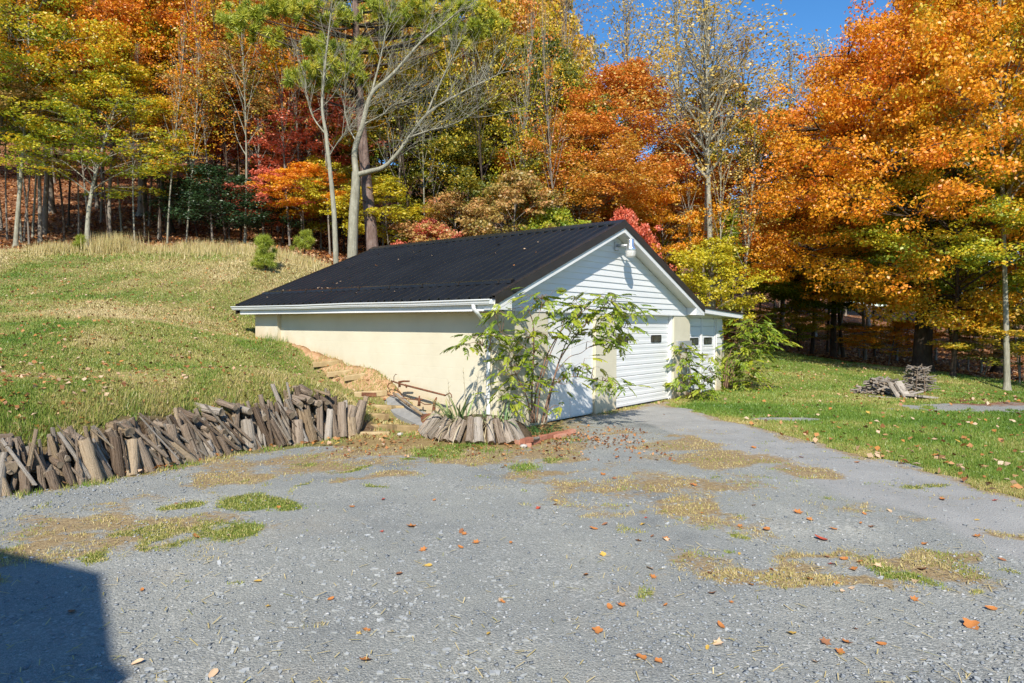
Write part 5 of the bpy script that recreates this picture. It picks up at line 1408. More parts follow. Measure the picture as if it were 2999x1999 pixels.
R_ = np.random.default_rng(77)
f0 = foot(862, 24.5)
PN = empty('pine_tree', f0); tag(PN, 'tall pine with dark scaly trunk and yellow green needle tufts behind the garage', 'tree')
tp = Tubes(); trunk_line = [f0] + [at_depth(x, y, d) for x, y, d in ((850, 500, 24.6), (838, 380, 24.8), (828, 250, 25.0), (820, 120, 25.1), (816, 0, 25.2), (812, -120, 25.3), (815, -260, 25.3))]
TL = poly_tube(tp, [p - f0 for p in trunk_line], 0.25, 0.07, 9)
link_mesh('trunk', tp.mesh('trunk', BARK['pine']), PN)
tufts = [(520, 50, 24), (555, 62, 23.6), (590, 40, 24), (640, 85, 24.4), (655, 25, 24), (690, 20, 24.5), (625, 18, 24.2), (560, 30, 25.2), (700, 168, 24), (722, 140, 24.5), (745, 165, 23.8), (768, 118, 24.2), (790, 160, 24.0), (745, 190, 24.2), (765, 185, 24.6), (690, 195, 24.2), (730, 105, 24.6), (815, 120, 24.2),
         (860, 25, 24.2), (900, 38, 24.4), (935, 15, 24.6), (960, 45, 25), (1000, 62, 25), (1000, 25, 24.6), (1052, 22, 25), (1080, 62, 25.2), (1098, 85, 25.4), (1060, 95, 25), (1110, 30, 25.4), (985, 92, 25.2), (1030, 60, 24.4), (880, 65, 25.4), (780, 40, 24.8), (740, 50, 25.6), (720, 15, 25), (1135, 58, 25.6), (845, -20, 25), (950, -25, 25), (1040, -20, 25), (640, -20, 25), (720, -40, 25)]
br = Tubes(); allC = []
for (x, y, d) in tufts:
    c = at_depth(x, y, d) - f0
    j = int(np.argmin(np.abs(TL[:, 2] - (c[2] - 0.25 - 0.12 * np.hypot(c[0] - TL[-1, 0], c[1])))))
    a = TL[j]
    br.add(bez(a, (a + c) / 2 + np.array([0, 0, -0.25 + R_.normal(0, .2)]), c, 8), 0.055, 0.012, 5)
    for k in range(11): allC.append(c + R_.normal(0, 0.26, 3) * np.array([1.15, 1, 0.55]))
allC = np.array(allC)
# broken dead stubs on the lower trunk
for k in range(16):
    j = R_.integers(4, len(TL) - 8); a = TL[j]; az = R_.uniform(0, 6.28); ln = R_.uniform(0.4, 1.6)
    br.add(bez(a, a + np.array([math.cos(az) * ln * .5, math.sin(az) * ln * .5, 0.1]), a + np.array([math.cos(az) * ln, math.sin(az) * ln, R_.uniform(-.2, .3)]), 5), 0.03, 0.005, 4)
link_mesh('branches', br.mesh('branches', BARK['dark']), PN)['kind'] = 'stuff'
def needles(C, per, length, width, R, up=0.25):
    ci = np.repeat(np.arange(len(C)), per); n = len(ci)
    # little brushes: each needle starts near a twig end and points outwards and up
    tw = C[ci] + R.normal(0, 0.03, (n, 3))
    d = R.normal(size=(n, 3)) + np.array([0, 0, up]); d /= np.linalg.norm(d, axis=1)[:, None]
    s = np.cross(d, R.normal(size=(n, 3))); s /= np.linalg.norm(s, axis=1)[:, None]
    L_ = (length * R.uniform(0.7, 1.2, n))[:, None]; w = width / 2
    V = np.stack([tw - s * w, tw + s * w, tw + d * L_], 1)
    return V, ci
V, ci = needles(allC, 110, 0.25, 0.036, R_, 0.5)
cn = R_.normal(0, 1, len(allC))
link_mesh('needles', np_mesh('needles', V.reshape(-1, 3), 3, LEAF['pine'], {'mix': ('FACE', np.clip(0.45 + 0.16 * cn[ci] + R_.normal(0, .12, len(ci)), 0, 1))}), PN)

def bare_tree(name, label, lines, brk, d0, twig=6, seed=1, leafmat=None):
    R = np.random.default_rng(seed)
    f = foot(lines[0][0][0][0], d0)
    root = empty(name, f); tag(root, label, 'tree')
    tb, lm = Tubes(), Tubes()
    for li, (pts, r0, r1) in enumerate(lines):
        P3 = [at_depth(x, y, d0 + dd) - f for x, y, dd in pts]
        if li == 0: P3[0] = np.array([0, 0, 0.0])
        line = poly_tube(tb if li == 0 else lm, P3, r0, r1, 8 if li == 0 else 6)
        if li == 0: continue
        for k in range(int(twig * len(pts))):
            a = line[R.integers(len(line) // 4, len(line))]
            ax = line[-1] - line[len(line) // 2]; ax = ax / np.linalg.norm(ax)
            dr = ax * 0.7 + np.array([R.normal(0, 0.45), R.normal(0, 0.45), R.uniform(0.1, 0.9)]); dr /= np.linalg.norm(dr)
            ln = R.uniform(0.5, 1.9)
            e = a + dr * ln
            lm.add(bez(a, (a + e) / 2 + R.normal(0, .10, 3) - np.array([0, 0, .12]), e, 6), 0.011, 0.003, 4)
            for q in range(5):
                a2 = a + (e - a) * R.uniform(0.25, 0.95); d2 = dr + R.normal(0, 0.55, 3); d2 /= np.linalg.norm(d2)
                lm.add(np.array([a2, a2 + d2 * ln * 0.25, a2 + d2 * ln * 0.5 + np.array([0, 0, .06])]), 0.0055, 0.002, 3)
    link_mesh('trunk', tb.mesh('trunk', BARK[brk]), root)
    link_mesh('limbs', lm.mesh('limbs', BARK[brk]), root)
    return root
bare_tree('bare_tree', 'pale grey leafless tree with a long limb sweeping right over the garage roof', [
    ([(808, 592, 0), (812, 500, 0), (817, 430, 0), (818, 395, 0)], 0.19, 0.15),
    ([(818, 400, 0), (815, 345, 0), (832, 290, 0), (852, 218, 0), (892, 180, -.2), (922, 148, -.3), (965, 98, -.4), (1012, 60, -.5), (1060, 20, -.6)], 0.12, 0.015),
    ([(818, 402, 0), (850, 393, -.2), (882, 383, -.4), (915, 350, -.6), (945, 308, -.8), (985, 258, -1.), (1050, 218, -1.2), (1105, 190, -1.3), (1150, 168, -1.4)], 0.10, 0.012),
    ([(938, 316, -.8), (985, 300, -1.2), (1030, 288, -1.5), (1085, 265, -1.8)], 0.04, 0.008),
    ([(980, 262, -1.), (1000, 215, -.8), (1030, 150, -.6), (1060, 90, -.5)], 0.04, 0.008),
    ([(852, 218, 0), (870, 150, .3), (885, 80, .5), (900, 20, .6)], 0.045, 0.010),
    ([(835, 285, 0), (880, 262, -.3), (905, 240, -.5), (950, 230, -.7)], 0.03, 0.006),
    ([(822, 330, 0), (800, 290, .2), (790, 230, .3), (800, 170, .4)], 0.03, 0.006),
], 'pale', 23.6, 5, 3)
bare_tree('bare_tree', 'thin pale grey tree standing left of the bare sweeping tree', [
    ([(773, 608, 0), (768, 500, 0), (760, 410, 0), (748, 300, 0)], 0.10, 0.065),
    ([(748, 300, 0), (740, 245, 0), (745, 170, 0), (752, 100, 0), (760, 30, 0)], 0.062, 0.015),
    ([(750, 310, 0), (720, 270, .2), (705, 220, .3), (700, 160, .4)], 0.03, 0.008),
    ([(755, 360, 0), (780, 320, -.2), (800, 300, -.3)], 0.02, 0.006),
], 'pale', 23.2, 4, 4)

# small pine shrub and seedlings at the wood edge
def pine_shrub(label, px, py, d, h, w, n, seed):
    R = np.random.default_rng(seed)
    x = (px - 1176) / F_PX * d; z = height(x, d)
    root = empty('pine_shrub', (x, d, z)); tag(root, label, 'shrub')
    t = Tubes(); t.add(np.array([[0, 0, -0.05], [0.02, 0, h * .5], [0, 0, h * .95]]), 0.03, 0.008, 5)
    C = []
    for k in range(n):
        u = R.random() ** 0.8; rr = w * (1 - u * 0.5) * R.uniform(0.2, 1.1); az = R.uniform(0, 6.28)
        c = np.array([rr * math.cos(az), rr * math.sin(az), 0.12 + u * h]); C.append(c)
        t.add(np.array([[0, 0, c[2] * 0.75], c * np.array([.5, .5, .9]), c]), 0.008, 0.003, 3)
    link_mesh('stem', t.mesh('stem', BARK['dark']), root)
    V, ci = needles(np.array(C), 160, 0.17, 0.012, R, 0.7)
    link_mesh('needles', np_mesh('needles', V.reshape(-1, 3), 3, LEAF['pine'], {'mix': ('FACE', np.clip(0.25 + R.normal(0, .12, len(ci)), 0, 1))}), root)
pine_shrub('small bushy pine seedling standing alone in the dry grass', 611, 620, 20.5, 0.85, 0.42, 46, 1)
pine_shrub('little pine seedling at the foot of the thin grey tree', 796, 600, 23.0, 0.3, 0.3, 10, 2)
pine_shrub('low dark pine seedling beside the tall dry grass tuft', 190, 570, 24.6, 0.4, 0.25, 14, 3)
pine_shrub('pine seedling between the hollies and the pale grey tree', 700, 560, 25.6, 0.7, 0.45, 24, 4)

# ------------------------------------------------------------------ shrubs with compound leaves (each leaf a part)
M_SHRUBLEAF = mat_leaf('shrub_leaf', [(0.0, (0.09, 0.16, 0.012)), (0.38, (0.22, 0.31, 0.02)), (0.68, (0.40, 0.43, 0.03)), (0.92, (0.48, 0.42, 0.03)), (1.0, (0.58, 0.36, 0.04))], 0.55, 0.35)
M_SHRUBSTEM = mat_plain('reddish_brown_stem', (0.16, 0.085, 0.055), (0.30, 0.19, 0.13), 14, 0.8, 0.2, 0.2)
def compound_leaf(seed, pairs=5, length=0.26, lf=0.090, wd=0.036):
    r = random.Random(seed); m = MB(); mixv = []
    def leaflet(base, dirv, ln, w):
        d = Vector(dirv).normalized(); up = Vector((r.uniform(-.3, .3), r.uniform(-.3, .3), 1)); s = d.cross(up).normalized(); nn = s.cross(d)
        b = Vector(base)
        pts = [b, b + d * ln * .35 + s * w / 2, b + d * ln * .72 + s * w * .38 - nn * .006, b + d * ln - nn * ln * .18, b + d * ln * .72 - s * w * .38 - nn * .006, b + d * ln * .35 - s * w / 2, b + d * ln * .4 - nn * w * .2]
        m.add(pts, [(0, 1, 6), (1, 2, 6), (2, 3, 6), (3, 4, 6), (4, 5, 6), (5, 0, 6)])
        q = r.uniform(-.12, .12)
        for _ in range(6): mixv.append(0.42 + q)
    def pt(t): return (length * t, 0, -0.35 * length * t * t)
    for i in range(pairs):
        t = 0.28 + 0.68 * i / pairs
        p = pt(t)
        for s in (-1, 1): leaflet(p, (0.75, s * 0.85, -0.25 - 0.25 * t), lf * r.uniform(.85, 1.1), wd)
    leaflet(pt(1.0), (1, 0, -0.5), lf * 1.1, wd)
    k0 = len(m.f)
    m.tube([pt(t) for t in (0, .33, .66, 1)], 0.0022, 3)
    mixv += [0.5] * (len(m.f) - k0)
    me = m.mesh('leaf', M_SHRUBLEAF)
    a = me.attributes.new('mix', 'FLOAT', 'FACE'); a.data.foreach_set('value', mixv)
    return me
CL = [compound_leaf(k, [5, 4, 6, 5][k % 4], [0.26, 0.22, 0.30, 0.24][k % 4]) for k in range(8)]
def shrub(name, label, base, stems, clusters, seed, scale=1.0, extra=0, spread=0.13):
    """stems: polylines (world); clusters: (x, y, z, n, spread) of leaves"""
    r = random.Random(seed)
    B = Vector(base)
    root = empty(name, B); tag(root, label, 'shrub')
    tips = []
    for pts, r0, r1 in stems:
        P = [Vector(p) - B for p in pts]
        Q = []
        for i in range(len(P) - 1):
            for t in (0, .25, .5, .75):
                a, b, c, d = P[max(0, i - 1)], P[i], P[i + 1], P[min(len(P) - 1, i + 2)]
                Q.append(0.5 * ((2 * b) + (c - a) * t + (2 * a - 5 * b + 4 * c - d) * t * t + (3 * b - a - 3 * c + d) * t ** 3))
        Q.append(P[-1]); tips.append(Q)
        MB().tube(Q, [r0 + (r1 - r0) * i / (len(Q) - 1) for i in range(len(Q))], 6).build('stem', M_SHRUBSTEM, root)
    for cx_, cy_, cz_, n, sp in clusters:
        C = Vector((cx_, cy_, cz_)) - B
        # a twig from the closest stem
        best = min((q for Q in tips for q in Q), key=lambda q: (q - C).length + (0.3 if q.z > C.z else 0))
        tw = MB().tube([best, (best + C) / 2 + Vector((0, 0, 0.05)), C], [0.007, 0.005, 0.003], 4)
        for k in range(n):
            e = C + Vector((r.gauss(0, sp), r.gauss(0, sp), r.gauss(0, sp * 0.6)))
            if k % 2 == 0: tw.tube([C, e], [0.003, 0.002], 3)
            o = link_mesh('leaf', r.choice(CL), root, e)
            out = (e - C); az = math.atan2(out.y, out.x) + r.uniform(-0.7, 0.7)
            o.rotation_euler = (r.uniform(-.5, .5), r.uniform(-0.5, 0.45), az)
            s = scale * r.uniform(0.75, 1.15); o.scale = (s, s, s)
        tw.build('twig', M_SHRUBSTEM, root)
    return root
def S3(x, y): return ((1360 + x / 3.92) / 1.2751, (860 + y / 3.92) / 1.2751)
def S4(x, y): return ((1780 + x / 3.92) / 1.2751, (860 + y / 3.92) / 1.2751)
def s3(x, y, d): return tuple(at_depth(*S3(x, y), d))
def s4(x, y, d): return tuple(at_depth(*S4(x, y), d))
D0 = 10.95
sb = at_depth(*S3(850, 1480), D0)
stems = [
 ([s3(780, 1480, D0), s3(775, 1100, D0), s3(795, 700, D0 - .1), s3(795, 420, D0 - .2), s3(785, 320, D0 - .25), s3(740, 200, D0 - .3)], 0.019, 0.006),
 ([s3(800, 1480, D0 + .05), s3(820, 1150, D0), s3(900, 850, D0), s3(980, 640, D0 - .05), s3(1110, 430, D0 - .1), s3(1240, 290, D0 - .2), s3(1440, 150, D0 - .3)], 0.017, 0.005),
 ([s3(890, 1480, D0), s3(960, 1200, D0), s3(1050, 900, D0 + .05), s3(1100, 750, D0 + .1), s3(1220, 560, D0 + .1), s3(1330, 420, D0 + .1), s3(1480, 250, D0 + .1), s3(1640, 110, D0)], 0.018, 0.005),
 ([s3(930, 1480, D0 + .05), s3(990, 1150, D0 + .1), s3(1080, 800, D0 + .15), s3(1200, 480, D0 + .1), s3(1300, 260, D0)], 0.015, 0.005),
 ([s3(830, 1480, D0 - .05), s3(870, 1100, D0 - .1), s3(960, 760, D0 - .15), s3(1080, 480, D0 - .2), s3(1180, 240, D0 - .3)], 0.014, 0.004),
 ([s3(770, 1480, D0 - .05), s3(730, 1230, D0 - .1), s3(640, 1020, D0 - .2), s3(520, 800, D0 - .35), s3(370, 680, D0 - .5), s3(215, 600, D0 - .6)], 0.012, 0.004),
 ([s3(760, 1480, D0), s3(650, 1480 - 80, D0 - .1), s3(520, 1300, D0 - .2), s3(340, 1140, D0 - .35)], 0.009, 0.003),
 ([s3(795, 700, D0 - .1), s3(700, 620, D0 - .3), s3(540, 500, D0 - .5), s3(410, 440, D0 - .6)], 0.009, 0.004),
 ([s3(1050, 900, D0), s3(1200, 730, D0 + .1), s3(1340, 680, D0 + .2), s3(1450, 600, D0 + .3), s3(1560, 590, D0 + .4)], 0.007, 0.003),
 ([s3(1000, 1080, D0), s3(1120, 980, D0 + .1), s3(1300, 950, D0 + .2), s3(1500, 980, D0 + .4), s3(1600, 1000, D0 + .45)], 0.007, 0.003),
 ([s3(600, 930, D0 - .2), s3(450, 930, D0 - .3), s3(220, 950, D0 - .4)], 0.006, 0.002),
 ([s3(550, 870, D0 - .3), s3(420, 880, D0 - .4), s3(310, 810, D0 - .5)], 0.005, 0.002),
 ([s3(1200, 560, D0), s3(1320, 400, D0 + .1), s3(1500, 300, D0 + .2), s3(1720, 340, D0 + .3), s3(1860, 400, D0 + .4)], 0.007, 0.003),
 ([s3(795, 330, D0 - .25), s3(850, 250, D0 - .3), s3(890, 120, D0 - .3), s3(885, 60, D0 - .3)], 0.006, 0.003),
]
cl = []
def c3(x, y, n, sp=0.11, dd=0.0): cl.append((*s3(x, y, D0 + dd), n, sp))
for q in [(190, 470, 12, .13, -.6), (90, 500, 7, .10, -.6), (330, 480, 8, .11, -.55), (20, 580, 5, .08, -.6), (300, 560, 6, .1, -.6),
          (440, 210, 8, .12, -.5), (350, 240, 5, .09, -.5), (570, 170, 5, .08, -.4), (470, 250, 4, .08, -.5),
          (740, 30, 6, .09, -.3), (900, 20, 6, .1, -.3), (850, 60, 5, .09, -.3), (980, 30, 4, .08, -.3), (760, 150, 5, .09, -.3), (870, 160, 4, .09, -.3), (1000, 110, 4, .08, -.3),
          (580, 640, 9, .12, -.35), (640, 700, 6, .1, -.3), (720, 500, 7, .11, -.2), (680, 470, 6, .1, -.25), (760, 580, 7, .1, -.2), (880, 440, 6, .1, -.2), (960, 460, 6, .1, -.2), (1000, 520, 4, .1, -.1),
          (540, 850, 6, .1, -.3), (610, 830, 6, .1, -.3), (700, 850, 6, .1, -.2), (620, 1010, 7, .1, -.3), (560, 1060, 6, .1, -.3), (520, 1170, 8, .11, -.35), (600, 1210, 6, .1, -.35), (450, 1180, 5, .09, -.4), (680, 1180, 5, .1, -.3),
          (790, 1040, 6, .09, -.1), (850, 650, 5, .1, -.1), (900, 760, 4, .1, 0), (820, 850, 4, .1, -.1), (760, 950, 4, .08, -.1),
          (1180, 330, 7, .11, -.1), (1100, 310, 5, .1, -.2), (1250, 220, 7, .1, -.2), (1300, 100, 7, .1, -.2), (1240, 120, 5, .1, -.2), (1360, 120, 4, .09, -.2), (1330, 250, 6, .1, -.1), (1420, 300, 7, .11, 0),
          (1480, 200, 8, .12, 0), (1560, 90, 9, .12, 0), (1620, 40, 8, .1, 0), (1680, 60, 7, .1, 0), (1540, 20, 6, .1, 0), (1660, 170, 10, .12, 0), (1750, 200, 9, .12, .1), (1720, 280, 8, .12, .1), (1820, 160, 8, .1, .2), (1900, 140, 6, .09, .3), (1850, 240, 7, .1, .2), (1940, 210, 5, .08, .3),
          (1620, 350, 3, .08, .1), (1400, 440, 7, .1, .1), (1460, 480, 6, .1, .1), (1410, 550, 5, .09, .1), (1510, 430, 5, .09, .1),
          (1700, 380, 5, .08, .3), (1830, 360, 5, .08, .35), (1880, 420, 5, .07, .4), (1640, 500, 5, .09, .35), (1720, 520, 5, .09, .4), (1600, 560, 5, .09, .35), (1680, 610, 4, .08, .4), (1780, 540, 4, .08, .4),
          (1600, 970, 6, .1, .4), (1690, 1000, 6, .09, .45), (1640, 1040, 5, .09, .4), (1790, 1060, 5, .07, .45), (1850, 1090, 3, .05, .45),
          (1130, 1040, 5, .09, .1), (1090, 990, 4, .08, .1), (1150, 860, 4, .1, .1), (1270, 830, 3, .08, .2), (1420, 850, 3, .08, .25), (1220, 930, 2, .05, .1), (1110, 1290, 3, .06, .2), (1330, 870, 2, .07, .2), (1490, 840, 3, .07, .3), (800, 1290, 3, .05, -.1), (1380, 740, 2, .06, .2)]:
    c3(*q)
shrub('tall_shrub', 'tall multi stemmed shrub with reddish stems and pinnate leaves before the white side door', (sb[0], sb[1], 0), stems, [(a, b, c, n, s * 1.15) for a, b, c, n, s in cl], 8, 0.88)

# vine shrub on the right pillar
D1 = 15.75
cl = []
def c4(x, y, n, sp, dd=0.0): cl.append((*s4(x, y, D1 + dd), n, sp))
for q in [(850, 600, 7, .12), (900, 640, 6, .12), (840, 700, 7, .13), (950, 650, 5, .1), (1010, 640, 4, .1), (1010, 700, 3, .08), (870, 760, 6, .13), (830, 840, 5, .12), (900, 850, 5, .12), (860, 940, 6, .13), (940, 960, 4, .1), (840, 1020, 6, .14), (790, 1010, 4, .1), (930, 1040, 5, .12), (880, 1100, 6, .14), (1140, 700, 4, .1, .3), (1180, 740, 3, .08, .3),
          (1080, 900, 5, .12, .2), (1150, 880, 6, .13, .2), (1230, 900, 6, .13, .3), (1200, 960, 6, .13, .2), (1060, 960, 5, .12, .1), (1120, 1000, 6, .14, .1), (1040, 1060, 6, .14, 0), (1150, 1080, 7, .14, 0), (1000, 1120, 6, .14, -.1), (1090, 1150, 6, .13, -.2), (1190, 1130, 6, .13, 0), (950, 1150, 5, .12, -.2), (1270, 880, 4, .1, .4)]:
    c4(*q)
vb = at_depth(*S4(960, 1190), D1)
stems = [([s4(950, 1190, D1), s4(945, 1000, D1), s4(940, 800, D1), s4(880, 620, D1)], 0.012, 0.004), ([s4(960, 1190, D1), s4(1000, 1000, D1 + .05), s4(1030, 830, D1 + .1), s4(1140, 720, D1 + .3)], 0.009, 0.003), ([s4(980, 1190, D1), s4(1080, 1040, D1), s4(1200, 930, D1 + .2)], 0.009, 0.003), ([s4(930, 1190, D1), s4(870, 1000, D1), s4(830, 760, D1)], 0.008, 0.003)]
shrub('climbing_shrub', 'bright green leafy shrub climbing the cream pillar between the two white garage doors', (vb[0], vb[1], 0), stems, cl, 9, 1.0)

# big bush right of the lean-to
D2 = 18.2
cl = []
def c5(x, y, n, sp, dd=0.0): cl.append((*s4(x, y, D2 + dd), n, sp))
rb_ = random.Random(2)
for x, y, n in [(1480, 310, 6), (1560, 300, 7), (1620, 290, 6), (1520, 380, 8), (1600, 370, 8), (1680, 350, 7), (1460, 450, 6), (1540, 450, 8), (1630, 440, 8), (1720, 420, 7), (1800, 400, 6), (1860, 400, 5), (1480, 520, 6), (1570, 530, 8), (1660, 520, 8), (1750, 500, 7), (1830, 480, 6), (1900, 450, 5), (1930, 520, 4), (1600, 600, 7), (1690, 590, 7), (1780, 570, 6), (1860, 560, 5), (1640, 680, 7), (1720, 660, 6), (1800, 640, 4), (1900, 600, 4),
                (1400, 640, 5), (1480, 620, 5), (1540, 660, 6), (1450, 720, 6), (1540, 740, 6), (1640, 760, 6), (1380, 780, 6), (1470, 810, 7), (1570, 820, 7), (1690, 760, 6), (1760, 820, 5), (1700, 860, 6), (1400, 870, 6), (1480, 900, 7), (1560, 920, 8), (1640, 900, 7), (1720, 930, 6), (1450, 980, 7), (1540, 1000, 8), (1620, 990, 8), (1700, 990, 6), (1500, 1050, 6), (1590, 1060, 6), (1670, 1050, 5), (1390, 1000, 5), (1420, 1060, 4)]:
    c5(x, y, n, 0.17, rb_.uniform(-.5, .6))
bb_ = at_depth(*S4(1400, 1100), D2)
stems = [([s4(1330 + 20 * k, 1080, D2), s4(1350 + 35 * k, 850, D2 + .1 * (k % 3 - 1)), s4(1420 + 70 * k, 640, D2 + .2 * (k % 3 - 1)), s4(1500 + 80 * k, 420, D2 + .2 * (k % 2))], 0.02, 0.005) for k in range(5)]
shrub('leafy_bush', 'large bright green bush with drooping leaves at the right end of the lean-to', (bb_[0], bb_[1], 0), stems, [(a, b, c, n + 1, s * 1.1) for a, b, c, n, s in cl], 10, 1.05)

# ------------------------------------------------------------------ grass
M_GRASS = mat_leaf('grass_blade', [(0.0, (0.09, 0.18, 0.018)), (0.35, (0.19, 0.29, 0.04)), (0.58, (0.35, 0.345, 0.085)), (0.8, (0.52, 0.42, 0.17)), (1.0, (0.62, 0.50, 0.25))], 0.0, 0.25)
def in_view(x, y, m=0.06):
    return (np.abs(x) < y * (0.762 + m) + 0.4) & (y > 2.9)
def blades(name, x, y, h, w, mixv, lean=0.6, seed=0, label=None, cat=None, dz=-0.004):
    R = np.random.default_rng(seed); n = len(x)
    z = height(x, y) + dz
    az = R.uniform(0, 2 * np.pi, n); fz = R.uniform(0, 2 * np.pi, n)
    b = np.stack([x, y, z], 1)
    wv = np.stack([np.cos(fz), np.sin(fz), np.zeros(n)], 1) * (w / 2)[:, None]
    ln = lean * R.random(n)
    tip = b + np.stack([np.cos(az) * h * ln, np.sin(az) * h * ln, h * np.sqrt(np.maximum(0.05, 1 - ln ** 2 * .8))], 1)
    V = np.stack([b - wv, b + wv, tip], 1).reshape(-1, 3)
    me = np_mesh(name, V, 3, M_GRASS, {'mix': ('FACE', np.clip(mixv, 0, 1))})
    o = link_mesh(name, me); tag(o, label, cat, None, 'stuff')
    return o
def scatter(n, x0, x1, y0, y1, R, dens_y=None):
    x = R.uniform(x0, x1, n); y = R.uniform(y0, y1, n)
    return x, y
def not_garage(x, y):
    return (poly_sd(x, y, GARAGE) < -0.02)
Rg = np.random.default_rng(50)
# left bank
N = 560000
u = Rg.random(N); d = 1 / (1 / 6.5 + (1 / 27.0 - 1 / 6.5) * u)          # denser close by
x = -d * Rg.uniform(0.03, 0.83, N); y = d
g = masks(x, y)
ok = (g[0] < 0.5) & (g[5] < 0.6) & (g[3] < 0.45) & (g[4] < 0.5) & (poly_sd(x, y, YARD) < -0.3) & not_garage(x, y) & (x < 0.2) & ~((x > -2.3) & (y < 10.9))
a_ = (x - GC[0]) * U2[0] + (y - GC[1]) * U2[1]; b_ = (x - GC[0]) * V2[0] + (y - GC[1]) * V2[1]
ok &= ~((a_ > 0.3) & (b_ < 7.7))
steps_zone = (x > -4.15) & (x < -1.4) & (a_ > -1.55) & (b_ > 0.2) & (b_ < 4.9)
ok &= ~(steps_zone & (Rg.random(N) < 0.72))
x, y = x[ok], y[ok]
patch = vnoise(x, y, 0.35, 60) * 0.5 + vnoise(x, y, 1.1, 61) * 0.3 + vnoise(x, y, 3.2, 62) * 0.2
gr = 0.68 + (0.5 - patch) * 1.5 + 0.16 * sstep(16, 24, y) + Rg.normal(0, 0.14, len(x))
gr += 0.05 * (1 - sstep(9, 12, y)) - 0.15 * np.exp(-((x + 4.6) ** 2 + (y - 13) ** 2) / 3.0)
h = (0.026 + 0.032 * Rg.random(len(x)) + 0.03 * sstep(0.55, 0.85, vnoise(x, y, 0.8, 63))) * (1 + 0.8 * sstep(20, 25, y))
edge_wall = np.exp(-(poly_sd(x, y, YARD) + 0.55) ** 2 / 0.10)
h *= 1 + 1.3 * edge_wall * Rg.random(len(x))
print('left blades', len(x))
blades('lawn_grass', x, y, h, 0.006 + 0.0011 * y, gr, 0.85, 1, 'short olive and straw coloured grass on the bank left of the garage', 'grass')
# right lawn
N = 420000
u = Rg.random(N); d = 1 / (1 / 6.0 + (1 / 38.0 - 1 / 6.0) * u)
x = d * Rg.uniform(0.1, 0.83, N); y = d
g = masks(x, y)
ok = (g[0] < 0.5) & (g[5] < 0.75) & not_garage(x, y)
x, y = x[ok], y[ok]; lit = g[5][ok]; dr = g[1][ok]
patch = vnoise(x, y, 0.45, 70) * 0.55 + vnoise(x, y, 1.6, 71) * 0.45
gr = 0.29 + (0.5 - patch) * 0.9 + 0.35 * dr + 0.25 * lit + Rg.normal(0, 0.11, len(x)) + 0.14 * sstep(18, 30, y)
h = (0.03 + 0.04 * Rg.random(len(x))) * (1 - 0.45 * dr)
print('right blades', len(x))
blades('lawn_grass', x, y, h, 0.006 + 0.0011 * y, gr, 0.8, 2, 'green mown grass on the lawn right of the drive', 'grass')
# dead grass mats and green weeds in the drive
N = 420000
u = Rg.random(N); d = 1 / (1 / 3.2 + (1 / 16.0 - 1 / 3.2) * u)
x = d * Rg.uniform(-0.8, 0.8, N); y = d
g = masks(x, y)
pr = np.clip((g[1] - 0.22) * 1.5, 0, 1) ** 1.6 * 0.8 * sstep(0.3, 0.65, vnoise(x, y, 5.5, 82) * .6 + vnoise(x, y, 2.3, 83) * .4)
ok = (Rg.random(N) < pr) & (g[0] > 0.2) & not_garage(x, y)
xd, yd = x[ok], y[ok]
print('dry', len(xd))
blades('dead_grass', xd, yd, 0.010 + 0.026 * Rg.random(len(xd)), 0.005 + 0.0009 * yd, 0.80 + Rg.normal(0, 0.13, len(xd)) - 0.25 * (vnoise(xd, yd, 2.0, 80) > 0.68), 1.08, 3, 'flattened straw coloured dead grass matted over the gravel', 'dead grass')
N = 900000
u = Rg.random(N); d = 1 / (1 / 3.2 + (1 / 12.5 - 1 / 3.2) * u)
x = d * Rg.uniform(-0.8, 0.8, N); y = d
gg = patch_mask(x, y, GREEN, 8, 3.0, 1.3)
sparse = (vnoise(x, y, 5.0, 90) > 0.86) & (vnoise(x, y, 0.9, 91) > 0.55) & (y > 5.5)
ok = (Rg.random(N) < np.maximum(np.clip((gg - 0.25) * 1.1, 0, 1) ** 1.5 * .75, sparse * 0.35)) & (poly_sd(x, y, GRAVEL) > -0.6) & ~((x > -1.5) & (x < 0.9) & (y > 9.7))
xg, yg = x[ok], y[ok]
print('green', len(xg))
blades('low_weeds', xg, yg, 0.010 + 0.022 * Rg.random(len(xg)), 0.006 + 0.0009 * yg, 0.55 + Rg.normal(0, 0.12, len(xg)) + 0.25 * (vnoise(xg, yg, 1.5, 92) - .5), 0.95, 4, 'mats of low yellow green weeds growing through the gravel', 'weeds')
# tall dry grass along the wood edge
xs, ys, hs, ms = [], [], [], []
for px, d, n, sp, hh in [(130, 24.6, 900, .45, .55), (150, 24.4, 500, .3, .5), (255, 24.6, 1300, .42, .95), (285, 24.8, 500, .3, .7), (330, 24.6, 400, .5, .45), (390, 24.6, 300, .4, .4), (440, 24.3, 700, .5, .6), (500, 24.0, 700, .6, .5), (560, 23.6, 700, .6, .45), (620, 23.2, 500, .5, .4), (680, 22.8, 600, .7, .4), (480, 23.2, 500, .8, .4), (720, 22.4, 400, .5, .35), (60, 25, 200, .9, .3), (350, 24, 200, 1.2, .25), (660, 21.8, 250, 1.0, .25)]:
    x0 = (px - 1176) / F_PX * d
    xs.append(Rg.normal(x0, sp, n)); ys.append(Rg.normal(d, sp * .7, n)); hs.append(hh * .8 * Rg.uniform(0.3, 1.1, n)); ms.append(0.84 + Rg.normal(0, .1, n))
xs, ys, hs, ms = map(np.concatenate, (xs, ys, hs, ms))
ok = poly_sd(xs, ys, GARAGE) < -0.6
blades('tall_dry_grass', xs[ok], ys[ok], hs[ok], np.full(ok.sum(), 0.022), ms[ok], 0.35, 5, 'tall dry straw grass along the edge of the wood', 'grass')
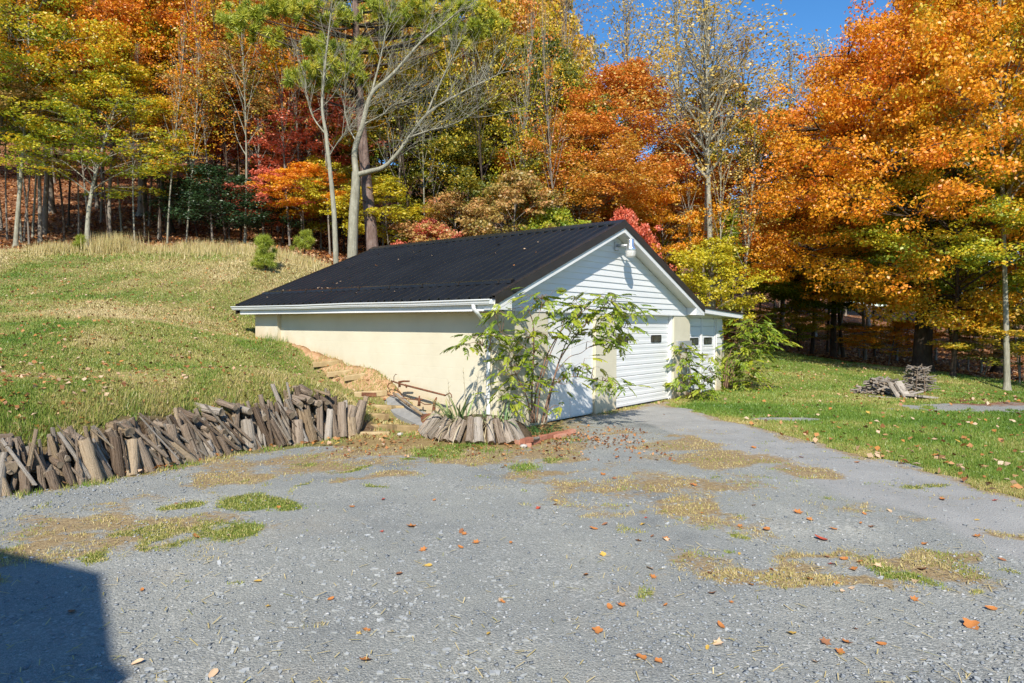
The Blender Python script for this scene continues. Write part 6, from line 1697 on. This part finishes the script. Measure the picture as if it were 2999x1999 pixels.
# longer tufts: along the log wall top, the drive edges, the garage foot and on the steps
xs, ys, hs, ms = [], [], [], []
def tuft(x, y, n, sp, hh, m):
    xs.append(Rg.normal(x, sp, n)); ys.append(Rg.normal(y, sp, n)); hs.append(hh * Rg.uniform(.4, 1.1, n)); ms.append(m + Rg.normal(0, .12, n))
for k in range(60):
    s = Rg.uniform(0, tot); wx, wy, tx, ty = wall_at(s)
    o = Rg.uniform(0.42, 0.6); tuft(wx - ty * o, wy + tx * o, 45, .07, .16, Rg.choice([.4, .65, .8]))
for k in range(50):
    s = Rg.uniform(0, tot); wx, wy, tx, ty = wall_at(s)
    o = Rg.uniform(-0.28, -0.1); tuft(wx - ty * o, wy + tx * o, 35, .06, .08, Rg.choice([.3, .55, .8]))
for k in range(60):
    px, py = Rg.uniform(690, 840), Rg.uniform(835, 930)
    q = at_depth(px + (py - 835) * .6, py, 13.9 - (py - 835) * .019); tuft(q[0], q[1], 45, .09, .075, Rg.choice([.45, .75, .85, .9]))
for k in range(70):
    px, py = Rg.uniform(815, 1000), Rg.uniform(905, 1010)
    q = on_ground(px, py, max(0, (1000 - py) * 0.0045)); tuft(q[0], q[1], 40, .07, .07, Rg.choice([.3, .7, .85]))
for b in np.arange(3.0, 7.6, 0.22):
    p = gw(0.15 - abs(Rg.normal(0, .25)), b); tuft(p[0], p[1], 18, .07, .09, Rg.choice([.35, .8]))
for a in (3.5, 3.8, 6.9, 7.2, 7.5, 7.9, 8.3, 8.8, 9.3, 9.7):
    p = gw(a, 0.12); tuft(p[0], p[1], 35, .09, .10, .45)
p = at_depth(625, 778, 14.6); tuft(p[0], p[1], 160, .16, .22, .22)
for px, py in ((985, 1040), (1040, 1030), (1090, 1025), (1130, 1038), (1010, 1055), (930, 1000), (1310, 1010), (1200, 1075)):
    q = on_ground(px, py); tuft(q[0], q[1], 130, .13, .07, .3)
xs, ys, hs, ms = map(np.concatenate, (xs, ys, hs, ms))
ok = poly_sd(xs, ys, GARAGE) < 0.0
blades('grass_tufts', xs[ok], ys[ok], hs[ok], np.full(ok.sum(), 0.012), ms[ok], 0.75, 6, 'longer green and straw tufts along the log wall and steps', 'grass')

# ------------------------------------------------------------------ loose stones on the drive
def stone_stuff(n, seed):
    R = np.random.default_rng(seed)
    u = R.random(n); d = 1 / (1 / 3.0 + (1 / 13.0 - 1 / 3.0) * u ** 1.1)
    x = d * R.uniform(-0.82, 0.82, n); y = d
    cl_ = vnoise(x, y, 0.55, 95) * .6 + vnoise(x, y, 1.7, 96) * .4
    left = np.exp(-(poly_sd(x, y, YARD) - 0.5) ** 2 / 0.5) * (x < -2)
    ok = (poly_sd(x, y, GRAVEL) > -0.15) & (R.random(n) < np.clip((cl_ - 0.36) * 1.9, 0.10, 1) + left * 0.8)
    x, y = x[ok], y[ok]; n = len(x)
    s = 0.0045 + 0.012 * R.random(n) ** 3.0 + 0.006 * left[ok] * R.random(n)
    o = np.array([[1, 0, 0], [-1, 0, 0], [0, 1, 0], [0, -1, 0], [0, 0, 1], [0, 0, -1]], float)
    F = np.array([[0, 2, 4], [2, 1, 4], [1, 3, 4], [3, 0, 4], [2, 0, 5], [1, 2, 5], [3, 1, 5], [0, 3, 5]])
    V = o[None] * R.uniform(0.55, 1.35, (n, 6, 1)) + R.normal(0, .16, (n, 6, 3))
    V *= s[:, None, None] * np.stack([R.uniform(.8, 1.5, n), R.uniform(.7, 1.2, n), R.uniform(.3, .6, n)], 1)[:, None, :]
    az = R.uniform(0, 6.28, n); c, sn = np.cos(az)[:, None], np.sin(az)[:, None]
    X = V[..., 0] * c - V[..., 1] * sn; Y = V[..., 0] * sn + V[..., 1] * c
    V = np.stack([X + x[:, None], Y + y[:, None], V[..., 2] + (height(x, y) + s * .25)[:, None]], -1)
    Fa = (F[None] + (np.arange(n) * 6)[:, None, None]).reshape(-1, 3)
    mixv = np.repeat(R.random(n), 8)
    nt = NT('crushed_stone_chip')
    col = nt.ramp(nt.attr('mix'), [(0.0, (0.15, 0.165, 0.18)), (0.6, (0.27, 0.29, 0.30)), (0.9, (0.36, 0.37, 0.365)), (1.0, (0.46, 0.455, 0.44))])
    m = nt.principled(col, 0.85, 0.2)
    ob = link_mesh('gravel_stones', np_mesh('gravel_stones', V.reshape(-1, 3), 3, m, {'mix': ('FACE', mixv)}, False, Fa))
    tag(ob, 'loose grey crushed stone scattered over the drive', 'gravel', None, 'stuff')
    print('stones', n)
stone_stuff(45000, 9)
# flat slate shards in loose drifts
def shards(n, seed):
    R = np.random.default_rng(seed)
    u = R.random(n); y = 1 / (1 / 3.0 + (1 / 11.0 - 1 / 3.0) * u); x = y * R.uniform(-0.8, 0.8, n)
    cl_ = vnoise(x, y, 0.7, 195) * .6 + vnoise(x, y, 2.1, 196) * .4
    ok = (poly_sd(x, y, GRAVEL) > 0.05) & (R.random(n) < np.clip((cl_ - .45) * 2.2, 0.03, 1)); x, y = x[ok], y[ok]; n = len(x)
    s = 0.010 + 0.016 * R.random(n) ** 2
    an = np.sort(R.uniform(0, 6.28, (n, 5)), 1); rr = s[:, None] * R.uniform(.6, 1.2, (n, 5)) 
    tx, ty = R.normal(0, .18, n), R.normal(0, .18, n)
    X, Y = rr * np.cos(an), rr * np.sin(an) * R.uniform(.5, 1, (n, 1))
    zt = height(x, y)[:, None] + .004 + X * tx[:, None] + Y * ty[:, None] + np.abs(s * .2)[:, None]
    top = np.stack([X + x[:, None], Y + y[:, None], zt], -1); bot = top.copy(); bot[..., 2] -= (s * .35 + .004)[:, None]
    V = np.concatenate([top, bot], 1).reshape(-1, 3)
    o = (np.arange(n) * 10)[:, None, None]
    Fs = (np.array([[k, (k + 1) % 5, 5 + (k + 1) % 5, 5 + k][::-1] for k in range(5)])[None] + o).reshape(-1, 4)
    Ft = (np.array([[0, 1, 2, 3]])[None] + o).reshape(-1, 4); Fu = (np.array([[0, 3, 4, 4]])[None] + o).reshape(-1, 4)
    me = bpy.data.meshes.new('slate_shards')
    faces = [tuple(q) for q in Fs] + [tuple(range(10 * i, 10 * i + 5)) for i in range(n)]
    me.from_pydata([tuple(v) for v in V], [], faces)
    m = mat_plain('slate_shard', (0.22, 0.235, 0.235), (0.42, 0.43, 0.42), 9, 0.8, 0.25, 0.1)
    me.materials.append(m); me.update()
    tag(link_mesh('slate_shards', me), 'flat pale slate shards loose on the drive', 'gravel', None, 'stuff')
shards(5000, 12)
# bits of straw and twig blown over the drive
def straw_bits(n, seed):
    R = np.random.default_rng(seed)
    u = R.random(n); y = 1 / (1 / 3.0 + (1 / 13.0 - 1 / 3.0) * u); x = y * R.uniform(-0.8, 0.8, n)
    dr = patch_mask(x, y, DRY)
    ok = (poly_sd(x, y, GRAVEL) > -0.2) & (R.random(n) < 0.10 + 0.9 * np.clip(dr, 0, 1)); x, y = x[ok], y[ok]; n = len(x)
    an = R.uniform(0, 6.28, n); L_ = R.uniform(.02, .09, n); w = R.uniform(.0015, .0035, n)
    dx, dy = np.cos(an) * L_ / 2, np.sin(an) * L_ / 2; nx_, ny_ = -np.sin(an) * w, np.cos(an) * w
    z = height(x, y) + .008 + R.random(n) * .01; dz = R.normal(0, .006, n)
    V = np.stack([np.stack([x - dx - nx_, y - dy - ny_, z - dz], 1), np.stack([x + dx - nx_, y + dy - ny_, z + dz], 1), np.stack([x + dx + nx_, y + dy + ny_, z + dz], 1), np.stack([x - dx + nx_, y - dy + ny_, z - dz], 1)], 1)
    tag(link_mesh('straw_bits', np_mesh('straw_bits', V.reshape(-1, 3), 4, M_GRASS, {'mix': ('FACE', np.clip(R.normal(.9, .12, n), .6, 1))})), 'loose bits of straw and stalk scattered over the drive', 'straw', None, 'stuff')
straw_bits(9000, 13)

# ------------------------------------------------------------------ fallen leaves
M_FALLEN = [mat_plain('fallen_leaf_orange', (0.34, 0.12, 0.035), (0.50, 0.21, 0.06), 20, 0.7, 0.2, 0.1), mat_plain('fallen_leaf_brown', (0.20, 0.085, 0.04), (0.34, 0.16, 0.08), 20, 0.7, 0.2, 0.1),
            mat_plain('fallen_leaf_tan', (0.50, 0.33, 0.19), (0.64, 0.46, 0.30), 20, 0.7, 0.2, 0.1), mat_plain('fallen_leaf_gold', (0.46, 0.28, 0.05), (0.58, 0.38, 0.09), 20, 0.7, 0.2, 0.1), mat_plain('fallen_leaf_red', (0.34, 0.05, 0.03), (0.46, 0.10, 0.05), 20, 0.7, 0.2, 0.1)]
def fallen_mesh(seed, mat):
    r = random.Random(seed); n = 12
    kind = seed % 3
    out = []
    for k in range(n):
        an = 2 * math.pi * k / n
        if kind == 0: rr = (1.0 if k % 2 == 0 else 0.55) * r.uniform(.85, 1.1)
        elif kind == 1: rr = 1.0 / math.sqrt((math.cos(an)) ** 2 + (math.sin(an) / 0.5) ** 2)
        else: rr = (0.9 if k % 3 else 0.6) * r.uniform(.85, 1.1)
        out.append((rr * math.cos(an), rr * math.sin(an)))
    cu, cv = r.uniform(0.15, 0.6), r.uniform(-0.2, 0.5)
    zf = lambda x, y: cu * y * y + cv * x * x * .5 + 0.15 * x * y + .1
    v = [(0, 0, zf(0, 0) - .08)] + [(x * .55, y * .55, zf(x * .55, y * .55) - .05) for x, y in out] + [(x, y, zf(x, y)) for x, y in out]
    f = [(0, 1 + k, 1 + (k + 1) % n) for k in range(n)] + [(1 + k, 1 + n + k, 1 + n + (k + 1) % n, 1 + (k + 1) % n) for k in range(n)]
    return MB().add(v, f, 0, True).mesh('fallen_leaf', mat)
FL = [[fallen_mesh(10 * c + k, M_FALLEN[c]) for k in range(3)] for c in range(5)]
CN = ['orange', 'dark brown', 'pale tan', 'golden', 'dark red']
rfl = random.Random(31)
def drop_leaf(x, y, z, s, c, where, tiltmax=0.35):
    o = link_mesh('fallen_leaf', rfl.choice(FL[c]), None, (x, y, z)); o.scale = (s, s, s)
    o.rotation_euler = (rfl.uniform(-tiltmax, tiltmax), rfl.uniform(-tiltmax, tiltmax), rfl.uniform(0, 6.28))
    return tag(o, 'single curled %s leaf lying on %s' % (CN[c], where), 'leaf', '%s fallen leaves on %s' % (CN[c], where))
big = [(945, 1210, .055, 0), (1060, 1221, .04, 1), (1066, 1227, .03, 0), (1094, 1247, .035, 0), (972, 1264, .035, 0), (1058, 1258, .03, 0), (490, 1554, .035, 2), (315, 1528, .035, 2), (165, 1408, .04, 1), (450, 1235, .045, 0), (840, 1452, .03, 0), (1122, 1458, .022, 3), (824, 1460, .02, 3), (1363, 1215, .04, 0), (1492, 1305, .04, 2), (1500, 1325, .03, 0), (2118, 1310, .045, 1), (2230, 1438, .055, 0), (2275, 1400, .04, 0), (2100, 1378, .03, 0), (1760, 1218, .05, 0), (1832, 1180, .05, 0), (1885, 1240, .06, 4), (1938, 1285, .035, 0), (1975, 1292, .035, 0), (1700, 1210, .03, 0), (1570, 1275, .025, 3), (1530, 1240, .03, 2), (525, 1232, .03, 2), (660, 1160, .03, 2), (640, 1168, .03, 0), (405, 1160, .025, 1), (1150, 1380, .03, 2), (880, 1148, .03, 4), (808, 1165, .03, 0), (1237, 1168, .03, 4), (1275, 1160, .03, 0), (1730, 1030, .05, 0), (1970, 1062, .05, 0), (1385, 1090, .04, 0), (1840, 1052, .04, 4), (2165, 1150, .05, 0), (2245, 1235, .04, 0)]
for px, py, s, c in big:
    q = on_ground(px, py); drop_leaf(q[0], q[1], height(q[0], q[1]) + .006, s, c, 'the gravel drive')
k = 0
while k < 75:
    d = 1 / (1 / 3.4 + (1 / 14.0 - 1 / 3.4) * rfl.random()); x = d * rfl.uniform(-.76, .76)
    if poly_sd(np.array([x]), np.array([d]), GRAVEL)[0] < 0.0: continue
    if (x < 0.5 and d < 8.0 and rfl.random() < .85) or vnoise(np.array([x]), np.array([d]), .6, 97)[0] < 0.35: continue
    drop_leaf(x, d, height(x, d) + .006, rfl.uniform(.018, .04), rfl.choice([0, 0, 1, 2, 0, 4, 3]), 'the gravel drive'); k += 1
m_ = SL; k = 0
while k < 62:
    a, b = rfl.uniform(0.1, 3.6), rfl.uniform(0.5, 7.4)
    if rfl.random() < 0.35: a, b = rfl.uniform(0.70, 0.78), rfl.uniform(5.0, 7.4)
    p = gw(a, b); drop_leaf(p[0], p[1], rz_(a) + 0.03, rfl.uniform(.018, .04), rfl.choice([2, 2, 2, 2, 0]), 'the black roof', 0.5); k += 1
k = 0
while k < 60:
    d = rfl.uniform(7.5, 14); side = rfl.random() < 0.5
    x = -d * rfl.uniform(.25, .76) if side else d * rfl.uniform(.3, .76)
    A = (np.array([x]), np.array([d]))
    if poly_sd(*A, GRAVEL)[0] > -0.2 or poly_sd(*A, GARAGE)[0] > -0.3 or masks(*A)[4][0] > .3: continue
    drop_leaf(x, d, height(x, d) + .035, rfl.uniform(.03, .055), rfl.choice([0, 2, 2, 0, 1, 3]), 'the left grass bank' if side else 'the right lawn', .5); k += 1
# the uncountable rest
def litter_stuff(name, x, y, size, mixlo, mixhi, label, seed, dz=0.02):
    R = np.random.default_rng(seed); n = len(x)
    nr = R.normal(0, .55, (n, 3)) + np.array([0, 0, 1.0]); nr /= np.linalg.norm(nr, axis=1)[:, None]
    P = np.stack([x, y, height(x, y) + dz + R.random(n) * .02], 1)
    Q = leaf_quads(P, nr, size, R, 1.3)
    o = link_mesh(name, np_mesh(name, Q.reshape(-1, 3), 4, M_LITTER, {'mix': ('FACE', R.uniform(mixlo, mixhi, n))}))
    tag(o, label, 'leaf litter', None, 'stuff')
M_LITTER = mat_leaf('dry_leaf_litter', [(0.0, (0.13, 0.05, 0.025)), (0.35, (0.30, 0.12, 0.045)), (0.6, (0.48, 0.20, 0.05)), (0.8, (0.50, 0.31, 0.17)), (1.0, (0.62, 0.45, 0.30))], 0.0, 0.15)
Rl = np.random.default_rng(60)
n = 13000; d = 1 / (1 / 7.0 + (1 / 26.0 - 1 / 7.0) * Rl.random(n)); x = -d * Rl.uniform(.1, .82, n)
g = masks(x, d); ok = (g[0] < .5) & (g[4] < .3) & (poly_sd(x, d, GARAGE) < -.2) & (Rl.random(n) < 0.25 + 0.75 * sstep(12, 22, d)) & (x < -1.5)
litter_stuff('fallen_leaves', x[ok], d[ok], 0.028 + 0.04 * Rl.random(ok.sum()), .2, 1.0, 'scattered fallen leaves over the grass bank', 1, .03)
n = 5000; d = 1 / (1 / 7.0 + (1 / 36.0 - 1 / 7.0) * Rl.random(n)); x = d * Rl.uniform(.2, .82, n)
g = masks(x, d); ok = (g[0] < .95) & (poly_sd(x, d, GARAGE) < -.2) & (Rl.random(n) < 0.15 + 0.6 * g[5] + 0.3 * sstep(15, 25, d))
litter_stuff('fallen_leaves', x[ok], d[ok], 0.04 + 0.045 * Rl.random(ok.sum()), .3, 1.0, 'scattered fallen leaves over the right lawn', 2, .035)
n = 60000; d = Rl.uniform(22, 60, n) ; x = d * Rl.uniform(-.82, .8, n)
g = masks(x, d); ok = (g[5] > .4) & (d > 20)
litter_stuff('forest_leaf_litter', x[ok], d[ok], 0.08 + 0.09 * Rl.random(ok.sum()), 0, .9, 'brown leaf litter covering the floor of the wood', 3, .02)
n = 5000; x = Rl.uniform(-2.6, 2.2, n); d = Rl.uniform(8.6, 11.6, n)
g = masks(x, d); ok = (poly_sd(x, d, GARAGE) < -.05) & (Rl.random(n) < .15 + .75 * np.exp(-((x - .9) ** 2 / .5 + (d - 10.2) ** 2 / .25)))
litter_stuff('fallen_leaves', x[ok], d[ok], 0.02 + 0.03 * Rl.random(ok.sum()), .0, .8, 'brown leaf crumbs and litter around the planter and bricks', 4, .008)
